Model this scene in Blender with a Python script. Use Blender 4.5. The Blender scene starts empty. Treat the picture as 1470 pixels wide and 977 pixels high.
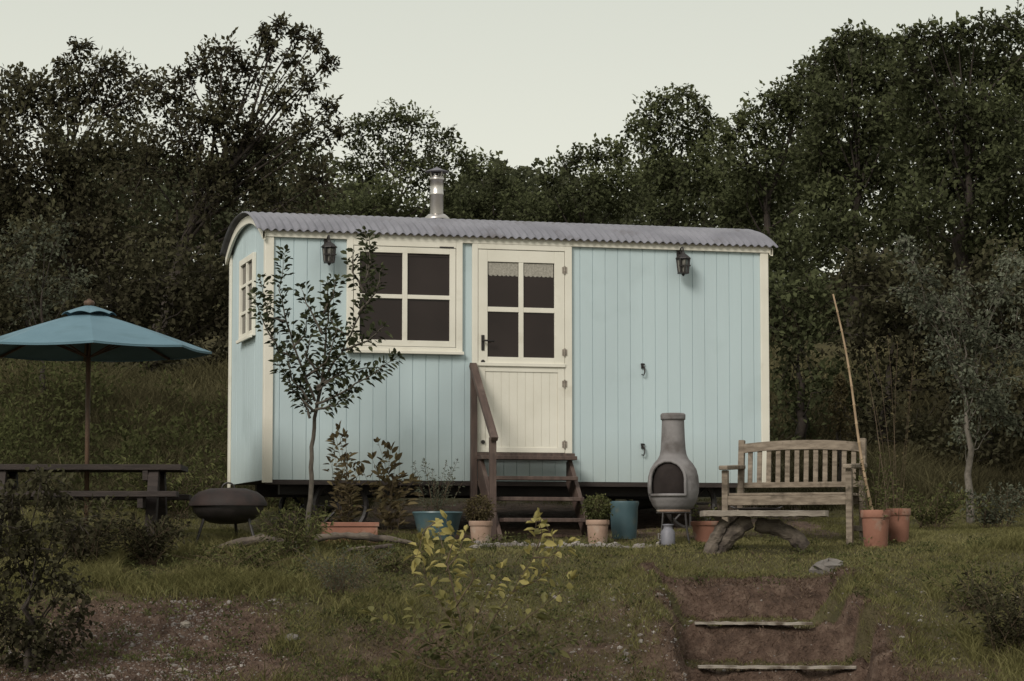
import bpy, math, random
import numpy as np
from mathutils import Vector, Matrix
random.seed(7); rng=np.random.default_rng(7)
scene=bpy.context.scene; col=scene.collection
F=3672.0; CX=735.0; CY=488.5; HOR=790.0
A=math.atan((HOR-CY)/F); sA,cA=math.sin(A),math.cos(A)
def ray(px,py):
    u=px-CX; v=CY-py
    return Vector((u,F*cA-v*sA,F*sA+v*cA))
def P(px,py,Y):
    d=ray(px,py); return d*(Y/d.y)
def ss(a,b,x):
    t=np.clip((np.asarray(x,float)-a)/(b-a),0,1); return t*t*(3-2*t)
def vnoise(x,y,seed=0.0):
    x=np.asarray(x,float); y=np.asarray(y,float)
    xi=np.floor(x); yi=np.floor(y); fx=x-xi; fy=y-yi
    fx=fx*fx*(3-2*fx); fy=fy*fy*(3-2*fy)
    def h(a,b):
        q=np.sin(a*127.1+b*311.7+seed*17.3)*43758.5453
        return q-np.floor(q)
    return (h(xi,yi)*(1-fx)+h(xi+1,yi)*fx)*(1-fy)+(h(xi,yi+1)*(1-fx)+h(xi+1,yi+1)*fx)*fy
PY=[-60,0,10,15,17,18,19.5,20.5,21.5,22,23,23.5,24,25,26,27,28,30,32,35,40,60,150,400,900]
PZ=[-2.2,-1.65,-1.5,-1.25,-1.02,-.92,-.584,-.335,-.176,-.06,.06,.11,.14,.18,.28,.42,.6,1.0,1.5,2.3,3.2,5,10,15,20]
SY=[17.0,18.3,18.42,19.0,19.2,19.84,20.0,20.80,21.02,21.3]
SZ=[-1.6,-1.5,-1.22,-1.17,-.89,-.86,-.58,-.555,-.27,-.2]
def stepmask(x,y):
    x=np.asarray(x,float); y=np.asarray(y,float)
    wob=(vnoise(x*2.2,y*2.2,5)-.5)*.26+(vnoise(x*7,y*7,6)-.5)*.14
    return (1-ss(.60,.76,np.abs(x-1.93)+wob))*(1-ss(21.05,21.2,y+wob*.5))*ss(17.0,17.6,y)
def gz(x,y):
    x=np.asarray(x,float); y=np.asarray(y,float)
    b=(np.interp(y-.25,PY,PZ)+2*np.interp(y,PY,PZ)+np.interp(y+.25,PY,PZ))/4
    b=b+(vnoise(x*.9,y*.9,1)-.5)*.08+(vnoise(x*2.7,y*2.7,2)-.5)*.045+(vnoise(x*8,y*8,3)-.5)*.02*(1-ss(22,24,y)*.5)
    b=b+ss(40,80,y)*(vnoise(x*.03,y*.03,8)-.5)*3+ss(28,30,y)*(1-ss(40,50,y))*(vnoise(x*.8,y*.8,9)-.5)*.35
    rim=ss(.55,.8,np.abs(x-1.93))*(1-ss(.85,1.25,np.abs(x-1.93)))*(1-ss(21.1,21.4,y))*ss(18,18.6,y)
    b=b+rim*(.06+.12*(vnoise(x*6,y*6,10)-.3))
    m=stepmask(x,y); yy=y+(vnoise(x*4,y*1.5,7)-.5)*.12
    yy=np.where(np.abs(y-20.0)<.05,y,yy)
    sp=np.interp(yy,SY,SZ)+(vnoise(x*9,y*9,4)-.5)*.08
    return b*(1-m)+np.minimum(b-.03,sp)*m
def g1(x,y): return float(gz(x,y))
# ---------------------------------------------------------------- materials
def newmat(name):
    m=bpy.data.materials.new(name); m.use_nodes=True
    nt=m.node_tree; nt.nodes.clear()
    out=nt.nodes.new('ShaderNodeOutputMaterial'); return m,nt,out
def ramp(nt,stops):
    r=nt.nodes.new('ShaderNodeValToRGB'); e=r.color_ramp.elements
    while len(e)<len(stops): e.new(.5)
    for i,(p,c) in enumerate(stops): e[i].position=p; e[i].color=(*c,1)
    return r
def mat(name,c1,c2,scale=6,rough=.7,bump=.2,bscale=None,stretch=(1,1,1),metal=0,detail=6,dirt=None,spec=.4,lowdirt=None):
    m,nt,out=newmat(name); N=nt.nodes; Lk=nt.links
    tc=N.new('ShaderNodeTexCoord'); mp=N.new('ShaderNodeMapping'); mp.inputs['Scale'].default_value=stretch
    Lk.new(tc.outputs['Object'],mp.inputs[0])
    n=N.new('ShaderNodeTexNoise'); n.inputs['Scale'].default_value=scale; n.inputs['Detail'].default_value=detail
    Lk.new(mp.outputs[0],n.inputs['Vector'])
    r=ramp(nt,[(.3,c1),(.7,c2)]); Lk.new(n.outputs[0],r.inputs[0])
    b=N.new('ShaderNodeBsdfPrincipled'); b.inputs['Roughness'].default_value=rough; b.inputs['Metallic'].default_value=metal
    b.inputs['Specular IOR Level'].default_value=spec
    colr=r.outputs[0]
    if dirt:
        n3=N.new('ShaderNodeTexNoise'); n3.inputs['Scale'].default_value=dirt[1]; n3.inputs['Detail'].default_value=8
        Lk.new(tc.outputs['Object'],n3.inputs['Vector'])
        r3=ramp(nt,[(dirt[2],(0,0,0)),(dirt[2]+.15,(1,1,1))]); Lk.new(n3.outputs[0],r3.inputs[0])
        mx=N.new('ShaderNodeMixRGB'); Lk.new(r3.outputs[0],mx.inputs[0]); Lk.new(colr,mx.inputs[1]); mx.inputs[2].default_value=(*dirt[0],1)
        colr=mx.outputs[0]
    if lowdirt:
        sp=N.new('ShaderNodeSeparateXYZ'); Lk.new(tc.outputs['Object'],sp.inputs[0])
        mr=N.new('ShaderNodeMapRange'); mr.inputs[1].default_value=0; mr.inputs[2].default_value=lowdirt[1]; mr.inputs[3].default_value=1; mr.inputs[4].default_value=0
        Lk.new(sp.outputs[2],mr.inputs[0])
        ml=N.new('ShaderNodeMath'); ml.operation='MULTIPLY'; Lk.new(mr.outputs[0],ml.inputs[0]); Lk.new(n.outputs[0],ml.inputs[1])
        mx=N.new('ShaderNodeMixRGB'); Lk.new(ml.outputs[0],mx.inputs[0]); Lk.new(colr,mx.inputs[1]); mx.inputs[2].default_value=(*lowdirt[0],1); colr=mx.outputs[0]
    Lk.new(colr,b.inputs['Base Color'])
    if bump:
        n2=N.new('ShaderNodeTexNoise'); n2.inputs['Scale'].default_value=bscale or scale*4; n2.inputs['Detail'].default_value=5
        Lk.new(mp.outputs[0],n2.inputs['Vector'])
        bp=N.new('ShaderNodeBump'); bp.inputs['Strength'].default_value=bump; bp.inputs['Distance'].default_value=.01
        Lk.new(n2.outputs[0],bp.inputs['Height']); Lk.new(bp.outputs[0],b.inputs['Normal'])
    Lk.new(b.outputs[0],out.inputs[0]); return m
def leafmat(name,a,b,c,trans=.3,gloss=False):
    m,nt,out=newmat(name); N=nt.nodes; Lk=nt.links
    at=N.new('ShaderNodeAttribute'); at.attribute_name='v'
    r=ramp(nt,[(0,a),(.5,b),(1,c)]); Lk.new(at.outputs['Fac'],r.inputs[0])
    if gloss:
        d=N.new('ShaderNodeBsdfPrincipled'); d.inputs['Roughness'].default_value=.55; d.inputs['Specular IOR Level'].default_value=.2
    else: d=N.new('ShaderNodeBsdfDiffuse')
    t=N.new('ShaderNodeBsdfTranslucent'); mx=N.new('ShaderNodeMixShader'); mx.inputs[0].default_value=trans
    Lk.new(r.outputs[0],d.inputs[0]); Lk.new(r.outputs[0],t.inputs[0])
    Lk.new(d.outputs[0],mx.inputs[1]); Lk.new(t.outputs[0],mx.inputs[2]); Lk.new(mx.outputs[0],out.inputs[0]); return m
M={}
M['blue']=mat('pale_blue_paint',(.415,.505,.525),(.455,.555,.575),2.2,.6,.12,40,(1,1,.25),dirt=((.38,.465,.48),1.3,.56),lowdirt=((.28,.31,.28),.5))
M['cream']=mat('cream_paint',(.62,.60,.515),(.69,.67,.585),3,.55,.1,50,dirt=((.55,.525,.44),4,.6),lowdirt=((.42,.39,.31),.35))
M['roofm']=mat('corrugated_roof_metal',(.135,.135,.155),(.20,.20,.225),3,.55,.1,30,metal=.1,dirt=((.10,.092,.098),2.5,.55))
M['steel']=mat('brushed_steel',(.36,.34,.32),(.54,.52,.49),4,.36,.05,60,metal=.9)
M['iron']=mat('black_iron',(.014,.012,.011),(.026,.022,.021),10,.5,.2)
M['glass']=mat('dark_window_glass',(.018,.013,.012),(.030,.022,.020),1.4,.12,.2,1.5,spec=.22)
M['lampglass']=mat('lamp_glass',(.13,.125,.11),(.19,.185,.165),12,.2,0)
M['blind']=mat('lace_blind',(.22,.21,.18),(.38,.36,.31),60,.9,.1)
M['stairwood']=mat('stained_stair_wood',(.052,.035,.029),(.10,.068,.055),5,.65,.4,30,(6,1,1),dirt=((.14,.105,.085),6,.58))
M['bench']=mat('weathered_teak',(.12,.095,.07),(.26,.215,.165),7,.85,.6,40,(1,5,5),dirt=((.08,.064,.046),9,.55))
M['slab']=mat('weathered_slab',(.17,.145,.12),(.32,.285,.24),6,.85,.6,30,(1,5,5),dirt=((.11,.09,.07),8,.57))
M['darkwood']=mat('dark_picnic_wood',(.020,.015,.013),(.040,.030,.026),5,.8,.5,30,(1,6,6))
M['terra']=mat('terracotta',(.20,.090,.060),(.28,.135,.093),5,.85,.3,40,dirt=((.26,.19,.145),7,.55))
M['terrapale']=mat('limed_terracotta',(.28,.185,.135),(.38,.275,.215),6,.9,.3,40,dirt=((.40,.36,.3),5,.5))
M['teal']=mat('teal_glaze',(.050,.090,.105),(.08,.135,.15),5,.4,.1,dirt=((.10,.12,.105),8,.56))
M['clay']=mat('chiminea_clay',(.125,.118,.118),(.21,.20,.198),5,.85,.3,40,dirt=((.085,.075,.07),4,.5))
M['soot']=mat('soot',(.012,.008,.007),(.024,.018,.016),8,.95,.2)
M['canopy']=mat('teal_canvas',(.085,.155,.19),(.105,.185,.225),3,.85,.15,90,dirt=((.07,.13,.155),2,.52))
M['polewood']=mat('parasol_wood',(.06,.035,.022),(.10,.06,.036),6,.6,.2,30,(5,5,1))
M['rust']=mat('rusty_lid',(.016,.011,.010),(.032,.020,.017),7,.75,.3,dirt=((.016,.013,.012),5,.48))
M['bark']=mat('bark',(.022,.017,.014),(.05,.040,.032),9,.95,.9,25,(3,3,.7))
M['palebark']=mat('pale_bark',(.085,.075,.06),(.18,.16,.135),14,.95,.8,30,(2,2,.6))
M['sapbark']=mat('sapling_bark',(.045,.038,.030),(.10,.088,.07),14,.95,.8,30,(2,2,.6))
M['twig']=mat('brown_twig',(.06,.04,.025),(.11,.08,.05),9,.9,.3)
M['bamboo']=mat('bamboo_cane',(.20,.135,.08),(.32,.235,.14),8,.6,.2)
M['log']=mat('driftwood',(.075,.060,.048),(.15,.125,.10),7,.95,1.0,18,(1,4,4),dirt=((.04,.032,.027),6,.5))
M['stone']=mat('grey_stone',(.09,.08,.072),(.17,.155,.14),9,.9,.8,30)
M['palestone']=mat('pale_flint',(.12,.105,.095),(.32,.295,.27),3,.9,.5,30)
M['potsoil']=mat('potting_soil',(.02,.014,.01),(.045,.032,.022),30,1,.8)
M['board']=mat('pale_edging_board',(.20,.178,.15),(.34,.305,.26),9,.9,.5,40,(1,5,5),dirt=((.09,.07,.052),7,.5))
LM={}
LM['warm']=leafmat('leaves_dark_warm',(.029,.025,.017),(.052,.049,.029),(.088,.086,.048))
LM['green']=leafmat('leaves_dark_green',(.033,.035,.019),(.064,.072,.036),(.112,.125,.060))
LM['far']=leafmat('leaves_far',(.042,.044,.027),(.064,.070,.040),(.09,.10,.055))
LM['grey']=leafmat('leaves_grey_green',(.048,.052,.036),(.090,.098,.068),(.15,.162,.118))
LM['apple']=leafmat('leaves_sapling',(.022,.026,.014),(.042,.049,.026),(.080,.088,.048),.2)
LM['yellow']=leafmat('leaves_yellow_green',(.065,.070,.028),(.165,.155,.055),(.35,.30,.105),.35,True)
LM['mid']=leafmat('leaves_mid_green',(.038,.042,.018),(.078,.084,.035),(.145,.146,.062))
LM['brown']=leafmat('leaves_withered',(.055,.042,.025),(.115,.09,.05),(.19,.155,.08))
LM['grass']=leafmat('grass_blades',(.062,.057,.024),(.125,.119,.048),(.23,.212,.098))
LM['bank']=leafmat('bank_grass_blades',(.042,.037,.021),(.092,.083,.044),(.19,.172,.092))
LM['straw']=leafmat('straw',(.068,.045,.033),(.145,.100,.073),(.26,.195,.145))
LM['conifer']=leafmat('conifer_needles',(.04,.032,.016),(.082,.067,.036),(.135,.112,.058))
# ---------------------------------------------------------------- mesh helpers
class MB:
    def __init__(s): s.v=[]; s.f=[]
    def add(s,vs,fs):
        o=len(s.v); s.v+= [tuple(v) for v in vs]; s.f+=[tuple(i+o for i in f) for f in fs]; return s
    def box(s,x0,x1,y0,y1,z0,z1):
        return s.add([(x0,y0,z0),(x1,y0,z0),(x1,y1,z0),(x0,y1,z0),(x0,y0,z1),(x1,y0,z1),(x1,y1,z1),(x0,y1,z1)],
              [(0,3,2,1),(4,5,6,7),(0,1,5,4),(1,2,6,5),(2,3,7,6),(3,0,4,7)])
    def bar(s,p,q,w,h,up=(0,0,1)):
        p=Vector(p);q=Vector(q);d=(q-p).normalized();u=Vector(up)
        a=d.cross(u)
        if a.length<1e-4: a=d.cross(Vector((0,1,0)))
        a.normalize(); b=a.cross(d).normalized(); a*=w/2; b*=h/2
        return s.add([p-a-b,p+a-b,p+a+b,p-a+b,q-a-b,q+a-b,q+a+b,q-a+b],
              [(0,1,2,3),(4,7,6,5),(0,4,5,1),(1,5,6,2),(2,6,7,3),(3,7,4,0)])
    def tube(s,pts,rad,n=8):
        pts=[Vector(p) for p in pts]
        if not hasattr(rad,'__len__'): rad=[rad]*len(pts)
        o=len(s.v); prev=None; m=len(pts)
        for i,p in enumerate(pts):
            t=(pts[min(i+1,m-1)]-pts[max(i-1,0)])
            if t.length<1e-9: t=Vector((0,0,1))
            t.normalize()
            if prev is None:
                a=t.cross(Vector((0,0,1)))
                if a.length<.05: a=t.cross(Vector((1,0,0)))
            else: a=prev-t*prev.dot(t)
            a.normalize(); prev=a; b=t.cross(a)
            for k in range(n):
                w=2*math.pi*k/n; s.v.append(tuple(p+(a*math.cos(w)+b*math.sin(w))*rad[i]))
        for i in range(m-1):
            for k in range(n):
                k2=(k+1)%n; s.f.append((o+i*n+k,o+i*n+k2,o+(i+1)*n+k2,o+(i+1)*n+k))
        s.f.append(tuple(o+k for k in range(n))[::-1]); s.f.append(tuple(o+(m-1)*n+k for k in range(n)))
        return s
    def lathe(s,prof,n=32,c=(0,0,0),cap=False):
        o=len(s.v); m=len(prof)
        for r,z in prof:
            for k in range(n):
                w=2*math.pi*k/n; s.v.append((c[0]+r*math.cos(w),c[1]+r*math.sin(w),c[2]+z))
        for i in range(m-1):
            for k in range(n):
                k2=(k+1)%n; s.f.append((o+i*n+k,o+i*n+k2,o+(i+1)*n+k2,o+(i+1)*n+k))
        return s
    def prismx(s,poly,x0,x1):
        n=len(poly)
        return s.add([(x0,y,z) for y,z in poly]+[(x1,y,z) for y,z in poly],
            [tuple(range(n)),tuple(range(2*n-1,n-1,-1))]+[(i,i+n,(i+1)%n+n,(i+1)%n) for i in range(n)])
    def build(s,name,m,parent=None,smooth=False,bevel=0,shift=None):
        me=bpy.data.meshes.new(name)
        vs=s.v if shift is None else [(a-shift[0],b-shift[1],c-shift[2]) for a,b,c in s.v]
        me.from_pydata(vs,[],s.f); me.materials.append(m); me.update()
        if smooth:
            me.polygons.foreach_set('use_smooth',[True]*len(me.polygons))
        o=bpy.data.objects.new(name,me); col.objects.link(o)
        if parent: o.parent=parent
        if bevel:
            b=o.modifiers.new('bevel','BEVEL'); b.width=bevel; b.segments=2; b.limit_method='ANGLE'
        return o
def tag(o,label=None,cat=None,group=None,kind=None):
    if label:o['label']=label
    if cat:o['category']=cat
    if group:o['group']=group
    if kind:o['kind']=kind
    return o
def thing(name,label,cat,loc,rz=0,group=None):
    o=bpy.data.objects.new(name,None); col.objects.link(o); o.location=loc; o.rotation_euler=(0,0,rz)
    o.empty_display_size=.1
    return tag(o,label,cat,group)
def polymesh(name,V,nv,faces,nface_per,vals,m,parent,npoly_v):
    me=bpy.data.meshes.new(name); n=len(V)//nv
    me.vertices.add(len(V)); me.vertices.foreach_set('co',np.ascontiguousarray(V,dtype=np.float32).ravel())
    fi=np.array(faces); k=fi.shape[0]
    idx=(np.arange(n)[:,None,None]*nv+fi[None]).reshape(-1)
    me.loops.add(len(idx)); me.loops.foreach_set('vertex_index',idx.astype(np.int32))
    me.polygons.add(n*k); me.polygons.foreach_set('loop_start',(np.arange(n*k)*npoly_v).astype(np.int32))
    me.update(calc_edges=True)
    a=me.attributes.new('v','FLOAT','FACE'); a.data.foreach_set('value',np.repeat(np.clip(vals,0,1),k).astype(np.float32))
    me.materials.append(m)
    o=bpy.data.objects.new(name,me); col.objects.link(o)
    if parent: o.parent=parent
    return o
def norm(a): return a/np.maximum(np.linalg.norm(a,axis=1,keepdims=True),1e-9)
def leaves(name,P0,D,Nn,Ln,Wd,vals,m,parent=None,shift=(0,0,0),fold=.22,droop=.15):
    P0=np.asarray(P0)-np.array(shift); D=norm(D); S=norm(np.cross(D,Nn)); Nn=np.cross(S,D)
    L=Ln[:,None]; W=Wd[:,None]; dz=np.array([0,0,-1.])
    b=P0; t=P0+D*L+dz*L*droop
    l1=P0+D*L*.32+S*W*.46+Nn*W*fold; r1=P0+D*L*.32-S*W*.46+Nn*W*fold
    l2=P0+D*L*.68+S*W*.40+Nn*W*fold+dz*L*droop*.4; r2=P0+D*L*.68-S*W*.40+Nn*W*fold+dz*L*droop*.4
    V=np.stack([b,l1,l2,t,r2,r1],1).reshape(-1,3)
    return polymesh(name,V,6,[(0,1,2,3),(0,3,4,5)],2,vals,m,parent,4)
def leaves4(name,P0,D,Nn,Ln,Wd,vals,m,parent=None,shift=(0,0,0)):
    P0=np.asarray(P0)-np.array(shift); D=norm(D); S=norm(np.cross(D,Nn)); Nn=np.cross(S,D)
    L=Ln[:,None]; W=Wd[:,None]
    V=np.stack([P0,P0+D*L*.5+S*W*.5+Nn*W*.2,P0+D*L,P0+D*L*.5-S*W*.5+Nn*W*.2],1).reshape(-1,3)
    return polymesh(name,V,4,[(0,1,2,3)],1,vals,m,parent,4)
def blades(name,P0,h,w,lean,vals,m,parent=None,shift=(0,0,0)):
    n=len(P0); P0=np.asarray(P0)-np.array(shift)
    a=rng.uniform(0,2*np.pi,n); s=np.stack([np.cos(a),np.sin(a),0*a],1)*w[:,None]/2
    b=rng.uniform(0,2*np.pi,n); l=np.stack([np.cos(b),np.sin(b),0*b],1)*(lean*h)[:,None]
    up=np.stack([0*h,0*h,h],1)
    V=np.stack([P0-s,P0+s,P0+s*.7+l*.35+up*.6,P0-s*.7+l*.35+up*.6,P0+l+up*.97-s*.1,P0+l+up*.97+s*.1],1).reshape(-1,3)
    return polymesh(name,V,6,[(0,1,2,3),(3,2,5,4)],2,vals,m,parent,4)
# ---------------------------------------------------------------- ground
xs=np.concatenate([np.linspace(-400,-30,12),np.linspace(-26,-6,22),np.linspace(-5.6,5.6,230),np.linspace(6,26,22),np.linspace(30,400,12)])
ys=np.concatenate([np.linspace(-60,10,15),np.linspace(11,17,13),np.linspace(17.2,22,150),np.linspace(22.05,26,60),np.linspace(26.2,45,60),np.linspace(47,120,22),np.linspace(140,900,12)])
XX,YY=np.meshgrid(xs,ys); ZZ=gz(XX,YY)
def soilmask(x,y):
    n=vnoise(x*1.3,y*1.3,11)*.4+vnoise(x*3.5,y*3.5,12)*.35+vnoise(x*9,y*9,13)*.25
    st=(1-ss(.66,1.0,np.abs(x-1.93)))*(1-ss(21.08,21.35,y))
    tread=st*(ss(19.22,19.3,y)*(1-ss(19.72,19.82,y))+ss(20.02,20.12,y)*(1-ss(20.62,20.75,y)))
    ll=(1-ss(-2.1,-1.2,x))*ss(-4.3,-3.2,x)*(1-ss(19.6,20.9,y))
    lo=(1-ss(18.6,21.2,y))*.48
    hut=ss(23.3,23.8,y)*(1-ss(27,28,y))*ss(-2.6,-2.2,x)*(1-ss(2.9,3.4,x))*.6
    v=np.maximum.reduce([st*1.15-tread*.95,ll*.80,lo,hut])
    return np.clip(ss(.34,.66,v*.62+n*.46),0,1)
SM=soilmask(XX,YY)
nx,ny=len(xs),len(ys)
me=bpy.data.meshes.new('ground')
me.vertices.add(nx*ny); me.vertices.foreach_set('co',np.stack([XX,YY,ZZ],-1).astype(np.float32).ravel())
ii=(np.arange(ny-1)[:,None]*nx+np.arange(nx-1)[None]).ravel()
quad=np.stack([ii,ii+1,ii+nx+1,ii+nx],1).ravel()
me.loops.add(len(quad)); me.loops.foreach_set('vertex_index',quad.astype(np.int32))
me.polygons.add(len(ii)); me.polygons.foreach_set('loop_start',(np.arange(len(ii))*4).astype(np.int32))
me.update(calc_edges=True)
me.polygons.foreach_set('use_smooth',[True]*len(ii))
at=me.attributes.new('soil','FLOAT','POINT'); at.data.foreach_set('value',SM.astype(np.float32).ravel())
gm,nt,out=newmat('ground_soil_and_turf'); N=nt.nodes; Lk=nt.links
at=N.new('ShaderNodeAttribute'); at.attribute_name='soil'
tc=N.new('ShaderNodeTexCoord')
n1=N.new('ShaderNodeTexNoise'); n1.inputs['Scale'].default_value=6; n1.inputs['Detail'].default_value=10; n1.inputs['Roughness'].default_value=.7
n2=N.new('ShaderNodeTexNoise'); n2.inputs['Scale'].default_value=1.1; n2.inputs['Detail'].default_value=6
n3=N.new('ShaderNodeTexNoise'); n3.inputs['Scale'].default_value=40; n3.inputs['Detail'].default_value=6
for q in (n1,n2,n3): Lk.new(tc.outputs['Object'],q.inputs['Vector'])
ra=ramp(nt,[(.3,(.050,.045,.022)),(.7,(.105,.093,.044))]); Lk.new(n2.outputs[0],ra.inputs[0])
rb=ramp(nt,[(.3,(.042,.029,.022)),(.5,(.100,.066,.049)),(.72,(.20,.145,.11))]); Lk.new(n1.outputs[0],rb.inputs[0])
mx=N.new('ShaderNodeMixRGB'); Lk.new(at.outputs['Fac'],mx.inputs[0]); Lk.new(ra.outputs[0],mx.inputs[1]); Lk.new(rb.outputs[0],mx.inputs[2])
b=N.new('ShaderNodeBsdfPrincipled'); b.inputs['Roughness'].default_value=.95; b.inputs['Specular IOR Level'].default_value=.15
Lk.new(mx.outputs[0],b.inputs['Base Color'])
bp=N.new('ShaderNodeBump'); bp.inputs['Strength'].default_value=.9; bp.inputs['Distance'].default_value=.04; Lk.new(n3.outputs[0],bp.inputs['Height'])
bp2=N.new('ShaderNodeBump'); bp2.inputs['Strength'].default_value=.8; bp2.inputs['Distance'].default_value=.08; Lk.new(n1.outputs[0],bp2.inputs['Height']); Lk.new(bp.outputs[0],bp2.inputs['Normal'])
Lk.new(bp2.outputs[0],b.inputs['Normal']); Lk.new(b.outputs[0],out.inputs[0])
me.materials.append(gm); g=bpy.data.objects.new('ground',me); col.objects.link(g); g['kind']='structure'
# ---------------------------------------------------------------- grass
def scatter(n,x0,x1,y0,y1):
    x=rng.uniform(x0,x1,n); y=rng.uniform(y0,y1,n); k=np.abs(x)<y*.2+.7
    return x[k],y[k]
TH=math.radians(15.4); c_,s_=math.cos(TH),math.sin(TH)
O=P(381,688,24.0)
def inhut(x,y):
    lx=(x-O.x)*c_+(y-O.y)*s_; ly=-(x-O.x)*s_+(y-O.y)*c_
    return (lx>-.05)&(lx<5.1)&(ly>.15)&(ly<2.2)
x,y=scatter(480000,-5.6,5.6,17.5,27.5)
sm=soilmask(x,y); pat=vnoise(x*.8,y*.8,21)*.5+vnoise(x*3,y*3,22)*.5
keep=(rng.random(len(x))<(1-sm)**1.1*(.35+.9*pat))&(~inhut(x,y)); x,y=x[keep],y[keep]; pat=pat[keep]; sm=sm[keep]
h=rng.uniform(.012,.04,len(x))*(.5+1.0*pat)*(1+.5*(1-ss(17.5,21,y)))
edge=(np.abs(np.abs(x-1.93)-.85)<.22)&(y<21.3); h=np.where(edge,h*1.9,h)
tall=((vnoise(x*1.7,y*1.7,23)+.3*vnoise(x*6,y*6,24)>.72)&((x<-.7)|(x>3.3))&(y<23.3)); h=np.where(tall,h*3.6,h)
vals=np.clip(.08+.55*vnoise(x*1.2,y*1.2,24)*rng.uniform(.5,1.2,len(x))+.3*vnoise(x*5,y*5,25)+.22*ss(20.5,21.6,y)*(1-ss(23.5,24.5,y))+rng.normal(0,.12,len(x)),0,1)
tag(blades('lawn_grass',np.stack([x,y,gz(x,y)-.005],1),h,rng.uniform(.004,.009,len(x)),rng.uniform(.3,1.6,len(x)),vals,LM['grass']),'short patchy olive green lawn grass around the hut','grass',kind='stuff')
x=rng.uniform(-9,9,190000); y=rng.uniform(27.0,37.5,190000); k=(np.abs(x)<y*.2+.8)&((x<-1.5)|(x>2.5)); x,y=x[k],y[k]
pat=vnoise(x*.7,y*.7,31)*.6+vnoise(x*2.4,y*2.4,33)*.4
h=rng.uniform(.05,.26,len(x))*(.3+2.1*pat**1.5)
vals=np.clip(.0+.55*vnoise(x*.9,y*1.3,32)*pat*1.5+.45*ss(32.5,35,y)+rng.normal(0,.12,len(x)),0,1)
tag(blades('bank_grass',np.stack([x,y,gz(x,y)-.01],1),h,rng.uniform(.007,.016,len(x)),rng.uniform(.3,1.4,len(x)),vals,LM['bank']),'rough dry grass growing on the bank behind the hut','grass',kind='stuff')
x,y=scatter(170000,-5,5.4,17.5,22.3); sm=soilmask(x,y); nearst=(np.abs(x-1.93)<1.1)&(y<21.3)
k=(rng.random(len(x))<np.where(nearst,.15+.6*sm,sm*.35+.05)); x,y=x[k],y[k]
tag(blades('dry_mulch',np.stack([x,y,gz(x,y)],1),rng.uniform(.006,.04,len(x)),rng.uniform(.004,.010,len(x)),rng.uniform(.6,3.0,len(x)),rng.uniform(0,1,len(x))*(.25+.85*vnoise(x*5,y*5,41)),LM['straw']),'brown dead straw and fern litter over the earth steps','mulch',kind='stuff')
cx_=rng.uniform(-4.6,4.8,900); cy_=rng.uniform(17.8,23.2,900)
wgt=(rng.random(len(cx_))<np.where(cx_<0.6,.9,.35))&~((np.abs(cx_-1.93)<.6)&(cy_<21)); cx_,cy_=cx_[wgt],cy_[wgt]
rep=34; n=len(cx_)*rep; sz=np.repeat(rng.uniform(.04,.13,len(cx_)),rep)
x=np.repeat(cx_,rep)+rng.normal(0,1,n)*sz*.7; y=np.repeat(cy_,rep)+rng.normal(0,1,n)*sz*.7; z=gz(x,y)+rng.uniform(0,1,n)*sz*.8
tag(leaves4('lawn_weeds',np.stack([x,y,z],1),norm(rng.normal(size=(n,3))+np.array([0,0,.5])),norm(rng.normal(size=(n,3))*.5+np.array([0,-.3,1])),rng.uniform(.02,.045,n),rng.uniform(.008,.02,n),np.repeat(rng.uniform(.1,.8,len(cx_)),rep)+rng.normal(0,.12,n),LM['mid']),'small broad leaved weeds dotted through the rough lawn','weeds',kind='stuff')
def stone_into(mb,c,r,seed,n1=5,n2=7,flat=.6):
    rs=random.Random(seed); o=len(mb.v); ph=rs.random()*6; sc=[rs.uniform(.7,1.3) for _ in range(3)]
    for i in range(n1+1):
        a=math.pi*i/n1
        for k in range(n2):
            w=2*math.pi*k/n2+ph; rr=r*rs.uniform(.8,1.15)
            mb.v.append((c[0]+rr*sc[0]*math.sin(a)*math.cos(w),c[1]+rr*sc[1]*math.sin(a)*math.sin(w),c[2]+rr*flat*sc[2]*math.cos(a)))
    for i in range(n1):
        for k in range(n2):
            k2=(k+1)%n2; mb.f.append((o+i*n2+k,o+(i+1)*n2+k,o+(i+1)*n2+k2,o+i*n2+k2))
mb=MB()
cl=[(random.gauss(-2.6,.55),random.uniform(18.0,20.2)) for _ in range(26)]
for i in range(4300):
    q=random.random()
    if q<.42:
        c0=random.choice(cl); X=random.gauss(c0[0],.16); Y=random.gauss(c0[1],.16)
    elif q<.70: X=random.uniform(-.35,1.45); Y=random.uniform(22.85,23.12)+.2*(X-.3)
    elif q<.87: X=random.uniform(-.3,1.3); Y=random.uniform(18,21)
    else: X=random.uniform(1.2,4.6); Y=random.uniform(18,21)
    r=random.uniform(.004,.012)*(2.4 if random.random()<.05 else 1)*(1.4 if .42<q<.70 else 1)
    stone_into(mb,(X,Y,g1(X,Y)+r*(.5 if .42<q<.70 else .1)),r,i,3,5)
tag(mb.build('gravel',M['palestone']),'loose stony rubble on the bare soil and along the front of the steps','gravel',kind='stuff')
def stone(label,px,py,Y,r,m,sd,group=None,flat=.55):
    q=P(px,py,Y); z=g1(q.x,Y); mb=MB(); stone_into(mb,(0,0,r*.15),r,sd,8,11,flat)
    o=mb.build('stone',m); o.location=(q.x,Y,z); tag(o,label,'stone',group); return o
stone('big rounded grey stone lying on the lawn above the earth steps',1190,838,21.45,.13,M['stone'],5)
stone('whitish flint in the bare soil at lower left',266,900,19.5,.05,M['slab'],9)
stone('small pale stone nearest the bottom left of the bare soil',262,955,18.4,.045,M['slab'],12)
stone('grey stone half buried in the soil left of the yellow leaved shrub',420,915,19.2,.055,M['stone'],14)
stone('flat pale stone right of the yellow leaved shrub',905,905,19.3,.035,M['slab'],15)
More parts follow.
